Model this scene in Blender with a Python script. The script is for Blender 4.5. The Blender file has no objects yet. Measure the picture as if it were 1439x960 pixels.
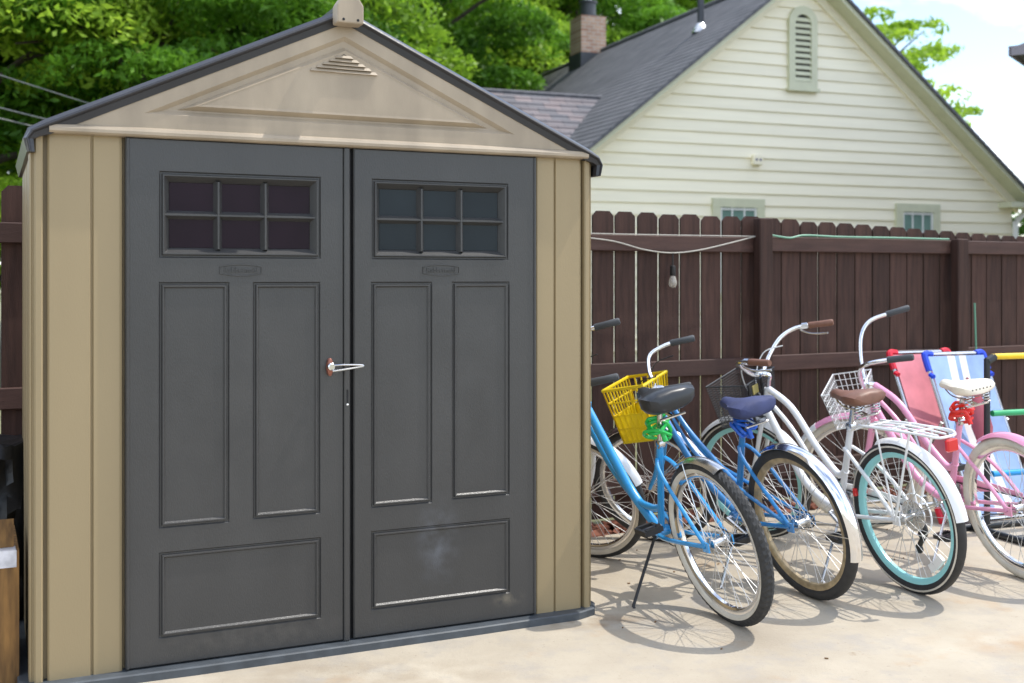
import bpy, bmesh, math, random
import numpy as np
from math import sin, cos, pi, radians as rad, sqrt, atan2
from mathutils import Vector, Matrix
random.seed(7); rng = np.random.default_rng(11)
SC = bpy.context.scene
COL = SC.collection

# ------------------------------------------------------------------ camera, sky, sun, exposure
cam = bpy.data.cameras.new('camera'); camo = bpy.data.objects.new('camera', cam); COL.objects.link(camo)
camo.location = (0, 0, 1.38); camo.rotation_euler = (pi/2, 0, 0)
cam.sensor_width = 36; cam.lens = 40.03; cam.shift_y = -90/1439
cam.clip_start = .1; cam.clip_end = 900
cam.dof.use_dof = True; cam.dof.focus_distance = 4.5; cam.dof.aperture_fstop = 2.8
SC.camera = camo
SUN = Vector((.52, .130, 1)).normalized()                 # towards the sun
elev = math.asin(SUN.z); azim = atan2(SUN.x, SUN.y)
W = bpy.data.worlds.new('World'); SC.world = W; W.use_nodes = True
nt = W.node_tree; nd = nt.nodes; nd.clear(); lk = nt.links.new
out = nd.new('ShaderNodeOutputWorld'); bg = nd.new('ShaderNodeBackground'); bg.inputs['Strength'].default_value = .15
sky = nd.new('ShaderNodeTexSky'); sky.sky_type = 'NISHITA'; sky.sun_disc = False
sky.sun_elevation = elev; sky.sun_rotation = azim; sky.air_density = 1.0; sky.dust_density = 1.0
tc = nd.new('ShaderNodeTexCoord'); sp = nd.new('ShaderNodeSeparateXYZ'); lk(tc.outputs['Generated'], sp.inputs[0])
ad = nd.new('ShaderNodeMath'); ad.operation = 'ADD'; ad.inputs[1].default_value = .25; lk(sp.outputs['Z'], ad.inputs[0])
mx = nd.new('ShaderNodeMath'); mx.operation = 'MAXIMUM'; mx.inputs[1].default_value = .05; lk(ad.outputs[0], mx.inputs[0])
cmb = nd.new('ShaderNodeCombineXYZ')
for ax in 'XY':
    dv = nd.new('ShaderNodeMath'); dv.operation = 'DIVIDE'; lk(sp.outputs[ax], dv.inputs[0]); lk(mx.outputs[0], dv.inputs[1]); lk(dv.outputs[0], cmb.inputs[ax])
nz = nd.new('ShaderNodeTexNoise'); nz.inputs['Scale'].default_value = 1.9; nz.inputs['Detail'].default_value = 7; nz.inputs['Roughness'].default_value = .58
of = nd.new('ShaderNodeVectorMath'); of.inputs[1].default_value = (3.7, 1.35, 0); lk(cmb.outputs[0], of.inputs[0]); lk(of.outputs[0], nz.inputs['Vector'])
cr = nd.new('ShaderNodeValToRGB'); cr.color_ramp.elements[0].position = .43; cr.color_ramp.elements[1].position = .66
lk(nz.outputs['Fac'], cr.inputs[0])
cr.color_ramp.elements[1].color = (.94, .94, .94, 1); mixc = nd.new('ShaderNodeMixRGB'); nz2 = nd.new('ShaderNodeTexNoise'); nz2.inputs['Scale'].default_value = 3.4; nz2.inputs['Detail'].default_value = 6; lk(cmb.outputs[0], nz2.inputs['Vector'])
cr2 = nd.new('ShaderNodeValToRGB'); cr2.color_ramp.elements[0].position = .35; cr2.color_ramp.elements[1].position = .65
cr2.color_ramp.elements[0].color = (.68, .73, .80, 1); cr2.color_ramp.elements[1].color = (.97, .98, 1, 1); lk(nz2.outputs['Fac'], cr2.inputs[0])
cm = nd.new('ShaderNodeVectorMath'); cm.operation = 'SCALE'; cm.inputs['Scale'].default_value = 10.8; lk(cr2.outputs[0], cm.inputs[0]); lk(cm.outputs[0], mixc.inputs[2])
lk(cr.outputs[0], mixc.inputs[0]); lk(sky.outputs[0], mixc.inputs[1]); lk(mixc.outputs[0], bg.inputs[0]); lk(bg.outputs[0], out.inputs[0])
sl = bpy.data.lights.new('sun', 'SUN'); sl.energy = 2.0; sl.angle = rad(.6); sl.color = (1, .955, .88)
slo = bpy.data.objects.new('sun', sl); COL.objects.link(slo); slo.location = (6, 3, 12)
slo.rotation_euler = SUN.to_track_quat('Z', 'Y').to_euler()
vs = SC.view_settings; vs.view_transform = 'Standard'; vs.look = 'None'; vs.exposure = 0.95; vs.gamma = 1; vs.use_curve_mapping = False
SC.cycles.use_denoising = True; SC.cycles.max_bounces = 8; SC.cycles.transparent_max_bounces = 12

# ------------------------------------------------------------------ materials
MATS = {}
def mat(name, col, rough=.5, metal=0, var=.12, scale=6, bump=0, bscale=80, stretch=(1, 1, 1), col2=None, trans=0, spec=.5, coat=0):
    m = bpy.data.materials.new(name); m.use_nodes = True; n = m.node_tree.nodes; l = m.node_tree.links.new
    b = n['Principled BSDF']; b.inputs['Roughness'].default_value = rough; b.inputs['Metallic'].default_value = metal
    b.inputs['Specular IOR Level'].default_value = spec; b.inputs['Coat Weight'].default_value = coat
    t = n.new('ShaderNodeTexCoord'); mp = n.new('ShaderNodeMapping'); mp.inputs['Scale'].default_value = stretch; l(t.outputs['Object'], mp.inputs[0])
    z = n.new('ShaderNodeTexNoise'); z.inputs['Scale'].default_value = scale; z.inputs['Detail'].default_value = 6; l(mp.outputs[0], z.inputs['Vector'])
    r = n.new('ShaderNodeValToRGB'); e = r.color_ramp.elements
    c2 = col2 or tuple(c*(1+var) for c in col); c1 = tuple(c*(1-var) for c in col)
    e[0].position = .3; e[1].position = .7; e[0].color = (*c1, 1); e[1].color = (*c2, 1)
    l(z.outputs['Fac'], r.inputs[0]); l(r.outputs[0], b.inputs['Base Color'])
    if bump:
        z2 = n.new('ShaderNodeTexNoise'); z2.inputs['Scale'].default_value = bscale; z2.inputs['Detail'].default_value = 4; l(mp.outputs[0], z2.inputs['Vector'])
        bp = n.new('ShaderNodeBump'); bp.inputs['Strength'].default_value = bump; bp.inputs['Distance'].default_value = .01
        l(z2.outputs['Fac'], bp.inputs['Height']); l(bp.outputs[0], b.inputs['Normal'])
    if trans:
        tr = n.new('ShaderNodeBsdfTranslucent'); l(r.outputs[0], tr.inputs[0]); ms = n.new('ShaderNodeMixShader'); ms.inputs[0].default_value = trans
        l(b.outputs[0], ms.inputs[1]); l(tr.outputs[0], ms.inputs[2]); l(ms.outputs[0], n['Material Output'].inputs[0])
    MATS[name] = m
    return m
def smear(mname, c, rx, rz, colr, amt, flat=False, ns=26):      # pale dusty smear with its own place on the door
    m = MATS[mname]; n = m.node_tree.nodes; l = m.node_tree.links.new; b = n['Principled BSDF']; src = b.inputs['Base Color'].links[0].from_socket
    t = n.new('ShaderNodeTexCoord'); mp = n.new('ShaderNodeMapping'); mp.vector_type = 'POINT'; mp.inputs['Scale'].default_value = (1/rx, 1/rz if flat else 0, 0 if flat else 1/rz); mp.inputs['Location'].default_value = (-c[0]/rx, -c[1]/rz if flat else 0, 0 if flat else -c[1]/rz); l(t.outputs['Object'], mp.inputs[0])
    ln = n.new('ShaderNodeVectorMath'); ln.operation = 'LENGTH'; l(mp.outputs[0], ln.inputs[0])
    z = n.new('ShaderNodeTexNoise'); z.inputs['Scale'].default_value = ns; z.inputs['Detail'].default_value = 6; l(t.outputs['Object'], z.inputs['Vector'])
    mr = n.new('ShaderNodeMapRange'); mr.interpolation_type = 'SMOOTHSTEP'; mr.inputs['From Min'].default_value = 1; mr.inputs['From Max'].default_value = 0; mr.inputs['To Max'].default_value = amt; l(ln.outputs['Value'], mr.inputs['Value'])
    mu = n.new('ShaderNodeMath'); mu.operation = 'MULTIPLY'; l(mr.outputs[0], mu.inputs[0]); zr_ = n.new('ShaderNodeMapRange'); zr_.inputs['From Min'].default_value = .38; zr_.inputs['From Max'].default_value = .66; l(z.outputs['Fac'], zr_.inputs['Value']); l(zr_.outputs[0], mu.inputs[1])
    mm = n.new('ShaderNodeMixRGB'); l(mu.outputs[0], mm.inputs[0]); l(src, mm.inputs[1]); mm.inputs[2].default_value = (*colr, 1); l(mm.outputs[0], b.inputs['Base Color'])
def per_object(mname, lo, hi):        # each board its own tone
    m = MATS[mname]; n = m.node_tree.nodes; l = m.node_tree.links.new; b = n['Principled BSDF']; src = b.inputs['Base Color'].links[0].from_socket
    oi = n.new('ShaderNodeObjectInfo'); mr = n.new('ShaderNodeMapRange'); mr.inputs['To Min'].default_value = lo; mr.inputs['To Max'].default_value = hi; l(oi.outputs['Random'], mr.inputs['Value'])
    vm = n.new('ShaderNodeVectorMath'); vm.operation = 'SCALE'; l(src, vm.inputs[0]); l(mr.outputs[0], vm.inputs['Scale']); l(vm.outputs[0], b.inputs['Base Color'])
mat('tan', (.305, .234, .128), .48, var=.07, scale=2.5, bump=.06, bscale=260, stretch=(1, 1, .25))
mat('gable_tan', (.35, .285, .205), .5, var=.2, scale=4, bump=.05, bscale=200, stretch=(1.5, 1, .6))
mat('door_grey', (.047, .0465, .0455), .34, var=.10, scale=4, bump=.12, bscale=300, stretch=(1.2, 1, .35))
smear('door_grey', (1.405, .37), .12, .22, (.20, .22, .26), .34, ns=14)
smear('door_grey', (.65, .9), .55, .9, (.080, .078, .074), .22, ns=9)
smear('door_grey', (1.45, 1.0), .5, .9, (.080, .080, .080), .2, ns=8)
smear('door_grey', (1.70, .11), .10, .04, (.22, .19, .14), .6)
smear('door_grey', (.70, .10), .5, .08, (.13, .12, .105), .3)
mat('roof_dark', (.026, .026, .030), .30, var=.15, bump=.05)
mat('base_dark', (.06, .07, .08), .55, var=.25, scale=14)
mat('louvre_dark', (.10, .08, .055), .7)
mat('dark_gap', (.008, .008, .009), .7)
mat('pane_purple', (.016, .008, .014), .3, spec=.15, var=.2, scale=5)
mat('pane_blue', (.017, .024, .029), .3, spec=.2, var=.15, scale=5)
mat('spoke', (.55, .55, .54), .5, .5, var=.1)
mat('steel', (.62, .62, .62), .25, 1, var=.1, scale=30)
mat('chrome', (.82, .82, .83), .13, 1, var=.05, scale=20)
mat('copper', (.30, .12, .085), .38, .6, var=.3, scale=30)
mat('fence_brown', (.059, .029, .0215), .7, spec=.3, var=.36, scale=3.5, bump=.3, bscale=40, stretch=(9, 9, .8))
mat('rail_brown', (.063, .0315, .0245), .62, spec=.35, var=.22, scale=4, bump=.25, bscale=40, stretch=(1, 9, 9))
per_object('fence_brown', .76, 1.22); per_object('rail_brown', .85, 1.15)
mat('siding', (.93, .86, .665), .5, var=.04, scale=3, bump=.04, bscale=30, stretch=(.3, 1, 4))
per_object('siding', .95, 1.03)
mat('trim_green', (.60, .60, .43), .5, var=.05)
mat('win_glass', (.16, .26, .22), .1, var=.15, scale=3)
mat('white_paint', (.78, .78, .76), .4, var=.04)
mat('white_metal', (.78, .79, .79), .28, var=.05, coat=.4)
mat('black_rubber', (.022, .022, .023), .6, var=.25, scale=25, bump=.1, bscale=120)
mat('tread', (.032, .032, .032), .75, var=.3, scale=40)
mat('cream_rubber', (.58, .54, .46), .6, var=.12, scale=14)
mat('cream_saddle', (.80, .74, .62), .42, var=.04)
mat('black_vinyl', (.018, .02, .023), .36, var=.2)
mat('navy_cloth', (.035, .045, .12), .75, var=.25, scale=12, bump=.15, bscale=300)
mat('brown_vinyl', (.17, .075, .045), .5, var=.2, scale=20)
mat('grip_grey', (.05, .055, .06), .6, var=.2)
mat('blue_paint', (.018, .29, .65), .22, var=.06, coat=.7)
mat('deep_blue_paint', (.022, .19, .47), .25, var=.08, coat=.6)
mat('pink_paint', (.78, .33, .50), .25, var=.04, coat=.5)
mat('teal_paint', (.30, .66, .66), .3, var=.05)
mat('rusty_rim', (.42, .33, .20), .4, .5, var=.35, scale=25)
mat('yellow_plastic', (.82, .60, .006), .4, var=.05, trans=.18)
mat('green_cable', (.015, .42, .075), .25, var=.1)
mat('blue_cable', (.012, .10, .50), .25, var=.1)
mat('red_cable', (.70, .02, .012), .25, var=.1)
mat('red_lens', (.62, .008, .012), .12, var=.1, coat=.6)
mat('black_metal', (.015, .015, .016), .42, var=.2)
mat('black_mesh', (.03, .034, .038), .5, var=.15)
mat('label_tan', (.30, .25, .08), .6)
mat('cloth_blue', (.30, .43, .70), .8, var=.2, bump=.1, bscale=400)
mat('cloth_white', (.78, .78, .76), .8, var=.04, bump=.1, bscale=400)
mat('cloth_pink', (.72, .25, .29), .8, var=.2, bump=.1, bscale=400)
mat('blue_plastic', (.01, .06, .62), .35); mat('red_plastic', (.66, .012, .035), .35)
mat('maroon_cloth', (.32, .07, .10), .7, var=.15)
mat('pipe_black', (.016, .02, .024), .35); mat('pipe_yellow', (.80, .52, .01), .35); mat('pipe_green', (.03, .36, .14), .35); mat('pipe_blue', (.01, .30, .72), .35)
mat('cardboard', (.17, .085, .028), .8, var=.6, scale=7, stretch=(5, 5, .7), col2=(.30, .155, .045))
mat('print_grey', (.13, .13, .12), .7); mat('tape', (.62, .62, .66), .25, var=.2, scale=30)
mat('black_film', (.006, .006, .007), .45, var=.4, scale=8, bump=.6, bscale=14)
mat('bark', (.07, .055, .042), .9, var=.3, scale=8, bump=.5, bscale=20, stretch=(3, 3, .6))
mat('leaf', (.13, .33, .025), .5, var=.45, scale=.9, col2=(.36, .58, .045), trans=.55, spec=.3)
mat('leaf_light', (.26, .50, .04), .5, var=.35, scale=1.2, col2=(.50, .70, .07), trans=.55, spec=.3)
mat('leaf_deep', (.075, .23, .022), .5, var=.45, scale=.8, col2=(.20, .42, .035), trans=.45, spec=.3)
mat('dry_leaf', (.20, .12, .06), .9, var=.4, scale=40)
mat('mulch', (.17, .06, .035), .9, var=.45, scale=30)
mat('cord_white', (.40, .38, .33), .6); mat('cord_green', (.12, .30, .20), .5); mat('cord_grey', (.13, .14, .14), .6)
mat('concrete_cap', (.05, .055, .065), .5)
mat('gutter_grey', (.24, .22, .25), .5)

def concrete_mat():
    m = bpy.data.materials.new('concrete'); m.use_nodes = True; n = m.node_tree.nodes; l = m.node_tree.links.new; b = n['Principled BSDF']
    b.inputs['Roughness'].default_value = .85; b.inputs['Specular IOR Level'].default_value = .3
    t = n.new('ShaderNodeTexCoord')
    def noise(s, d=6, r=.6):
        z = n.new('ShaderNodeTexNoise'); z.inputs['Scale'].default_value = s; z.inputs['Detail'].default_value = d; z.inputs['Roughness'].default_value = r; l(t.outputs['Object'], z.inputs['Vector']); return z
    def ramp(src, p0, c0, p1, c1):
        r = n.new('ShaderNodeValToRGB'); e = r.color_ramp.elements; e[0].position = p0; e[1].position = p1; e[0].color = (*c0, 1); e[1].color = (*c1, 1); l(src.outputs['Fac'], r.inputs[0]); return r
    base = ramp(noise(1.7), .32, (.355, .305, .235), .68, (.47, .415, .325))
    def mixin(prev, src, p0, p1, colr, amt):
        fr = ramp(src, p0, (0, 0, 0), p1, (amt,)*3); mm = n.new('ShaderNodeMixRGB'); l(fr.outputs[0], mm.inputs[0]); l(prev.outputs[0], mm.inputs[1]); mm.inputs[2].default_value = (*colr, 1); return mm
    a = mixin(base, noise(4.3, 8, .7), .50, .66, (.32, .30, .275), .55)
    a = mixin(a, noise(2.6, 5), .58, .70, (.40, .27, .155), .45)
    a = mixin(a, noise(55, 3), .64, .74, (.22, .185, .15), .5)
    a = mixin(a, noise(9, 4), .67, .74, (.24, .165, .095), .55)
    l(a.outputs[0], b.inputs['Base Color'])
    bp = n.new('ShaderNodeBump'); bp.inputs['Strength'].default_value = .25; bp.inputs['Distance'].default_value = .01
    l(noise(60, 6, .7).outputs['Fac'], bp.inputs['Height']); l(bp.outputs[0], b.inputs['Normal']); MATS['concrete'] = m
concrete_mat()
smear('concrete', (.30, 4.58), .42, .20, (.20, .125, .06), .75, True, 9)
smear('concrete', (1.9, 4.3), .5, .2, (.36, .22, .11), .5, True, 7)
smear('concrete', (-.5, 3.95), .9, .28, (.25, .19, .125), .5, True, 8)
def brick_mat(name, c1, c2, mortar, scale, bw, rh, msize, rot=(0, 0, 0)):
    m = bpy.data.materials.new(name); m.use_nodes = True; n = m.node_tree.nodes; l = m.node_tree.links.new; b = n['Principled BSDF']; b.inputs['Roughness'].default_value = .9
    b.inputs['Specular IOR Level'].default_value = .25
    t = n.new('ShaderNodeTexCoord'); k = n.new('ShaderNodeTexBrick'); mp = n.new('ShaderNodeMapping'); mp.inputs['Rotation'].default_value = rot
    l(t.outputs['Object'], mp.inputs[0]); l(mp.outputs[0], k.inputs['Vector'])
    for i, c in (('Color1', c1), ('Color2', c2), ('Mortar', mortar)): k.inputs[i].default_value = (*c, 1)
    k.inputs['Scale'].default_value = scale; k.inputs['Brick Width'].default_value = bw; k.inputs['Row Height'].default_value = rh; k.inputs['Mortar Size'].default_value = msize
    z = n.new('ShaderNodeTexNoise'); z.inputs['Scale'].default_value = 3; z.inputs['Detail'].default_value = 7; l(t.outputs['Object'], z.inputs['Vector'])
    mm = n.new('ShaderNodeMixRGB'); mm.blend_type = 'MULTIPLY'; mm.inputs[0].default_value = .55; l(k.outputs['Color'], mm.inputs[1]); l(z.outputs['Fac'], mm.inputs[2])
    g = n.new('ShaderNodeMixRGB'); g.blend_type = 'ADD'; g.inputs[0].default_value = .25; l(mm.outputs[0], g.inputs[1]); l(k.outputs['Color'], g.inputs[2])
    l(g.outputs[0], b.inputs['Base Color']); MATS[name] = m
brick_mat('shingle', (.115, .118, .13), (.145, .146, .16), (.10, .10, .11), 1, .32, .12, .004, (0, 0, pi/2))
brick_mat('shingle_pale', (.15, .15, .165), (.24, .20, .20), (.08, .08, .09), 1, .30, .1458, .006)
brick_mat('brick', (.36, .20, .14), (.50, .33, .24), (.45, .41, .36), 1, .2, .075, .01, (pi/2, 0, 0))
mat('grass', (.15, .15, .07), .9, var=.4, scale=3, bump=.5, bscale=40)

# ------------------------------------------------------------------ mesh builder
class MB:
    def __init__(s): s.v = []; s.f = []; s.sm = []
    def add(s, vs_, fs, smooth=False):
        o = len(s.v); s.v += [tuple(p) for p in vs_]; s.f += [tuple(i+o for i in q) for q in fs]; s.sm += [smooth]*len(fs); return s
    def box(s, a, b, M=None):
        x0, y0, z0 = a; x1, y1, z1 = b
        p = [Vector(q) for q in ((x0,y0,z0),(x1,y0,z0),(x1,y1,z0),(x0,y1,z0),(x0,y0,z1),(x1,y0,z1),(x1,y1,z1),(x0,y1,z1))]
        if M: p = [M @ q for q in p]
        return s.add(p, [(3,2,1,0),(4,5,6,7),(0,1,5,4),(1,2,6,5),(2,3,7,6),(3,0,4,7)])
    def bbox(s, a, b, c=.004):                      # box with chamfered vertical and top edges (prism of an octagon with a small top inset)
        x0, y0, z0 = a; x1, y1, z1 = b
        def ring(k, z): return [(x0+c+k,y0+k,z),(x1-c-k,y0+k,z),(x1-k,y0+c+k,z),(x1-k,y1-c-k,z),(x1-c-k,y1-k,z),(x0+c+k,y1-k,z),(x0+k,y1-c-k,z),(x0+k,y0+c+k,z)]
        vs_ = ring(c, z0)+ring(0, z0+c)+ring(0, z1-c)+ring(c, z1); fs = [tuple(range(7,-1,-1)), tuple(range(24,32))]
        for r in range(3):
            for i in range(8): j = (i+1) % 8; fs.append((r*8+i, r*8+j, r*8+8+j, r*8+8+i))
        return s.add(vs_, fs)
    def prism(s, poly, y0, y1, smooth=False):       # polygon in xz (counter-clockwise seen from -y), extruded along y
        n = len(poly); vs_ = [(x, y0, z) for x, z in poly]+[(x, y1, z) for x, z in poly]
        fs = [tuple(range(n)), tuple(range(2*n-1, n-1, -1))]+[((i+1) % n, i, n+i, n+(i+1) % n) for i in range(n)]
        return s.add(vs_, fs, smooth)
    def tube(s, pts, r, n=8, closed=False, caps=True):
        P = [Vector(p) for p in pts]; m = len(P); R = r if isinstance(r, (list, tuple)) else [r]*m
        T = []
        for i in range(m):
            a = P[(i-1) % m] if (closed or i) else P[0]; b = P[(i+1) % m] if (closed or i < m-1) else P[-1]
            d = b-a; T.append(d.normalized() if d.length > 1e-9 else Vector((0, 0, 1)))
        u = T[0].orthogonal().normalized(); vs_ = []
        for i in range(m):
            u = (u-T[i]*u.dot(T[i])); u = u.normalized() if u.length > 1e-6 else T[i].orthogonal().normalized()
            w = T[i].cross(u)
            for k in range(n): a = 2*pi*k/n; vs_.append(P[i]+(u*cos(a)+w*sin(a))*R[i])
        fs = []
        for i in range(m if closed else m-1):
            for k in range(n):
                a = i*n+k; b = i*n+(k+1) % n; j = ((i+1) % m)*n; fs.append((a, b, j+(k+1) % n, j+k))
        if caps and not closed: fs += [tuple(range(n-1, -1, -1)), tuple(range((m-1)*n, m*n))]
        return s.add(vs_, fs, True)
    def lathe(s, prof, c=(0, 0, 0), n=48, a0=0, a1=2*pi, closedp=True, mod=None):   # profile (R, y) revolved about the y axis; angle in the xz plane
        full = abs(a1-a0-2*pi) < 1e-6; k = n if full else n+1; p = len(prof); vs_ = []
        for i in range(k):
            a = a0+(a1-a0)*i/n
            for j, (R, y) in enumerate(prof):
                if mod: R = R+mod(i, j)
                vs_.append((c[0]+R*cos(a), c[1]+y, c[2]+R*sin(a)))
        fs = []
        for i in range(n):
            i2 = (i+1) % k
            for j in range(p if closedp else p-1):
                j2 = (j+1) % p; fs.append((i*p+j, i*p+j2, i2*p+j2, i2*p+j))
        if not full and closedp: fs += [tuple(range(p)), tuple(range((k-1)*p+p-1, (k-1)*p-1, -1))]
        return s.add(vs_, fs, True)
    def loft(s, rings, caps=True):
        n = len(rings[0]); vs_ = [q for r in rings for q in r]; fs = []
        for i in range(len(rings)-1):
            for k in range(n): fs.append((i*n+k, i*n+(k+1) % n, (i+1)*n+(k+1) % n, (i+1)*n+k))
        if caps: fs += [tuple(range(n-1, -1, -1)), tuple(range((len(rings)-1)*n, len(rings)*n))]
        return s.add(vs_, fs, True)
    def xf(s, M):
        if M is not None: s.v = [tuple(M @ Vector(p)) for p in s.v]
        return s
    def mesh(s, name, m):
        me = bpy.data.meshes.new(name); me.from_pydata(s.v, [], s.f); me.polygons.foreach_set('use_smooth', s.sm); me.update()
        bm = bmesh.new(); bm.from_mesh(me); bmesh.ops.recalc_face_normals(bm, faces=bm.faces); bm.to_mesh(me); bm.free()
        if any(s.sm):
            try: me.set_sharp_from_angle(angle=rad(42))
            except Exception: pass
        me.materials.append(MATS[m]); return me
    def build(s, name, m, parent=None): return link(name, s.mesh(name, m), parent)
def link(name, me, parent=None):
    o = bpy.data.objects.new(name, me); COL.objects.link(o); o.parent = parent; return o
def tag(o, label=None, cat=None, group=None, kind=None):
    if label: o['label'] = label
    if cat: o['category'] = cat
    if group: o['group'] = group
    if kind: o['kind'] = kind
    return o
def thing(name, label, cat, loc=(0, 0, 0), rot=(0, 0, 0), group=None):
    o = bpy.data.objects.new(name, None); COL.objects.link(o); o.location = loc; o.rotation_euler = rot; o.empty_display_size = .1
    return tag(o, label, cat, group)
def smooth(pts, n=6, closed=False):
    P = [Vector(p) for p in pts]; m = len(P); out_ = []
    for i in range(m if closed else m-1):
        g = lambda k: P[k % m] if closed else P[max(0, min(m-1, k))]
        a, b, c, d = g(i-1), g(i), g(i+1), g(i+2)
        for k in range(n):
            t = k/n; out_.append(.5*((2*b)+(c-a)*t+(2*a-5*b+4*c-d)*t*t+(3*b-a-3*c+d)*t**3))
    if not closed: out_.append(P[-1])
    return out_
def seg(a, b, n=2): a, b = Vector(a), Vector(b); return [a.lerp(b, i/(n-1)) for i in range(n)]

# ------------------------------------------------------------------ ground
FA = rad(27.4365); FU = Vector((cos(FA), sin(FA), 0)); FN = Vector((sin(FA), -cos(FA), 0)); FK = .853; F0 = Vector((-2.58, 5.82, 0))*FK; zk = lambda z: 1.38+(z-1.38)*FK
def fpt(t, off, z=0): return F0+FU*t+FN*off+Vector((0, 0, z))      # along the fence, off = towards the patio
b = MB(); b.add([(-400, -60, -.04), (400, -60, -.04), (400, 700, -.04), (-400, 700, -.04)], [(0, 1, 2, 3)])
tag(b.build('ground', 'grass'), kind='structure')
b = MB(); p = [fpt(-9, .24), fpt(14, .24), fpt(14, 13), fpt(-9, 13)]
b.add([(*q.xy, 0) for q in p]+[(*q.xy, -.1) for q in p], [(0, 1, 2, 3), (0, 4, 5, 1), (1, 5, 6, 2), (2, 6, 7, 3), (3, 7, 4, 0)])
tag(b.build('patio', 'concrete'), kind='structure')
b = MB(); p = [fpt(-9, -.1, -.03), fpt(14, -.1, -.03), fpt(14, .25, -.03), fpt(-9, .25, -.03)]; b.add(p, [(0, 1, 2, 3)])
tag(b.build('planting_bed', 'mulch'), kind='structure')
b = MB()
for i in range(3000):
    q = fpt(random.uniform(-.5, 7.5), random.uniform(-.02, .235), random.uniform(-.025, .01)); L_ = random.uniform(.015, .045); w_ = L_*random.uniform(.3, .6)
    M = Matrix.Translation(q) @ Matrix.Rotation(random.uniform(0, 6.3), 4, 'Z') @ Matrix.Rotation(random.uniform(-.5, .5), 4, 'X') @ Matrix.Rotation(random.uniform(-.5, .5), 4, 'Y')
    b.box((-L_, -w_, -.005), (L_, w_, .006), M)
tag(b.build('mulch', 'mulch'), 'reddish brown bark mulch between patio and wooden fence', 'mulch', kind='stuff')

# ------------------------------------------------------------------ storage shed
SH = thing('storage_shed', 'tan plastic garden shed with grey double doors and a low gable roof', 'shed', (-1.5676, 3.8003, 0), (0, 0, rad(24.748)))
SW, SD, WH = 2.053, .98, 1.868
b = MB(); pr = [(-.075, .05), (-.05, -.015), (.05, -.05), (.5, -.064), (1.55, -.064), (2.0, -.055), (2.09, -.02), (2.128, .05), (2.128, SD+.05), (-.075, SD+.05)]
b.add([(x, y, 0) for x, y in pr]+[(x, y, .026) for x, y in pr]+[(x*.996+.004, y+.006, .03) for x, y in pr], [tuple(range(20, 30))]+[(i, (i+1) % 10, 10+(i+1) % 10, 10+i) for i in range(10)]+[(10+i, 10+(i+1) % 10, 20+(i+1) % 10, 20+i) for i in range(10)])
b.build('base', 'base_dark', SH)
def panel_profile(x0, x1, gx):      # front panel seen from above: groove at gx, rounded return at the door side
    g = .0055
    return [(x0, .03), (x0, .006), (x0+.006, 0), (gx-g, 0), (gx-.002, .009), (gx+.002, .009), (gx+g, 0), (x1-.012, 0), (x1-.003, .004), (x1, .012), (x1, .03)]
for x0, x1, gx in ((.016, .256, .156), (1.832, 2.040, 1.916)):
    b = MB(); q = panel_profile(x0, x1, gx); n = len(q)
    b.add([(x, y, .03) for x, y in q]+[(x, y, 1.84) for x, y in q]+[(x, y+(.004 if abs(x-gx) > .003 else -.005), 1.885) for x, y in q], [(i, i+1, n+i+1, n+i) for i in range(n-1)]+[(n+i, n+i+1, 2*n+i+1, 2*n+i) for i in range(n-1)])
    b.build('front_panel', 'tan', SH)
# inner frame behind the panels and doors
b = MB(); b.box((0, .03, .03), (.27, .06, 1.9)); b.box((1.82, .03, .03), (SW, .06, 1.9)); b.box((.27, .03, 1.85), (1.82, .06, 1.9)); b.build('inner_frame', 'tan', SH)
def corner(xs, s):       # rounded two-step corner post, s = -1 left, +1 right
    q = [(0, .02), (s*.003, -.001), (s*.008, -.005), (s*.024, -.004), (s*.029, .003), (s*.031, .014), (s*.035, .014), (s*.038, .011), (s*.043, .018), (s*.045, .03), (s*.045, .085), (s*.04, .095), (0, .095)]
    b = MB(); n = len(q); b.add([(xs+x, y, .028) for x, y in q]+[(xs+x, y, 1.875) for x, y in q], [tuple(range(n)), tuple(range(n, 2*n))]+[(i, (i+1) % n, n+(i+1) % n, n+i) for i in range(n)])
    return b.build('corner_post', 'tan', SH)
corner(.004, -1); corner(2.049, 1)
for xs, s in ((-.036, -1), (2.089, 1)):
    b = MB(); q = [(0, .09)]
    for k in range(3):
        y = .12+k*.28; q += [(0, y), (s*-.012, y+.01), (s*-.012, y+.03), (0, y+.04)]
    q += [(0, SD)]; n = len(q)
    b.add([(xs+x, y, .03) for x, y in q]+[(xs+x, y, 1.87) for x, y in q], [(i, i+1, n+i+1, n+i) for i in range(n-1)])
    b.build('side_wall', 'tan', SH)
b = MB(); b.box((-.036, SD-.02, .03), (2.089, SD+.01, 1.87)); b.prism([(-.036, 1.871), (2.089, 1.871), (1.035, 2.33)], SD-.02, SD+.01); b.build('back_wall', 'tan', SH)

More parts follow.
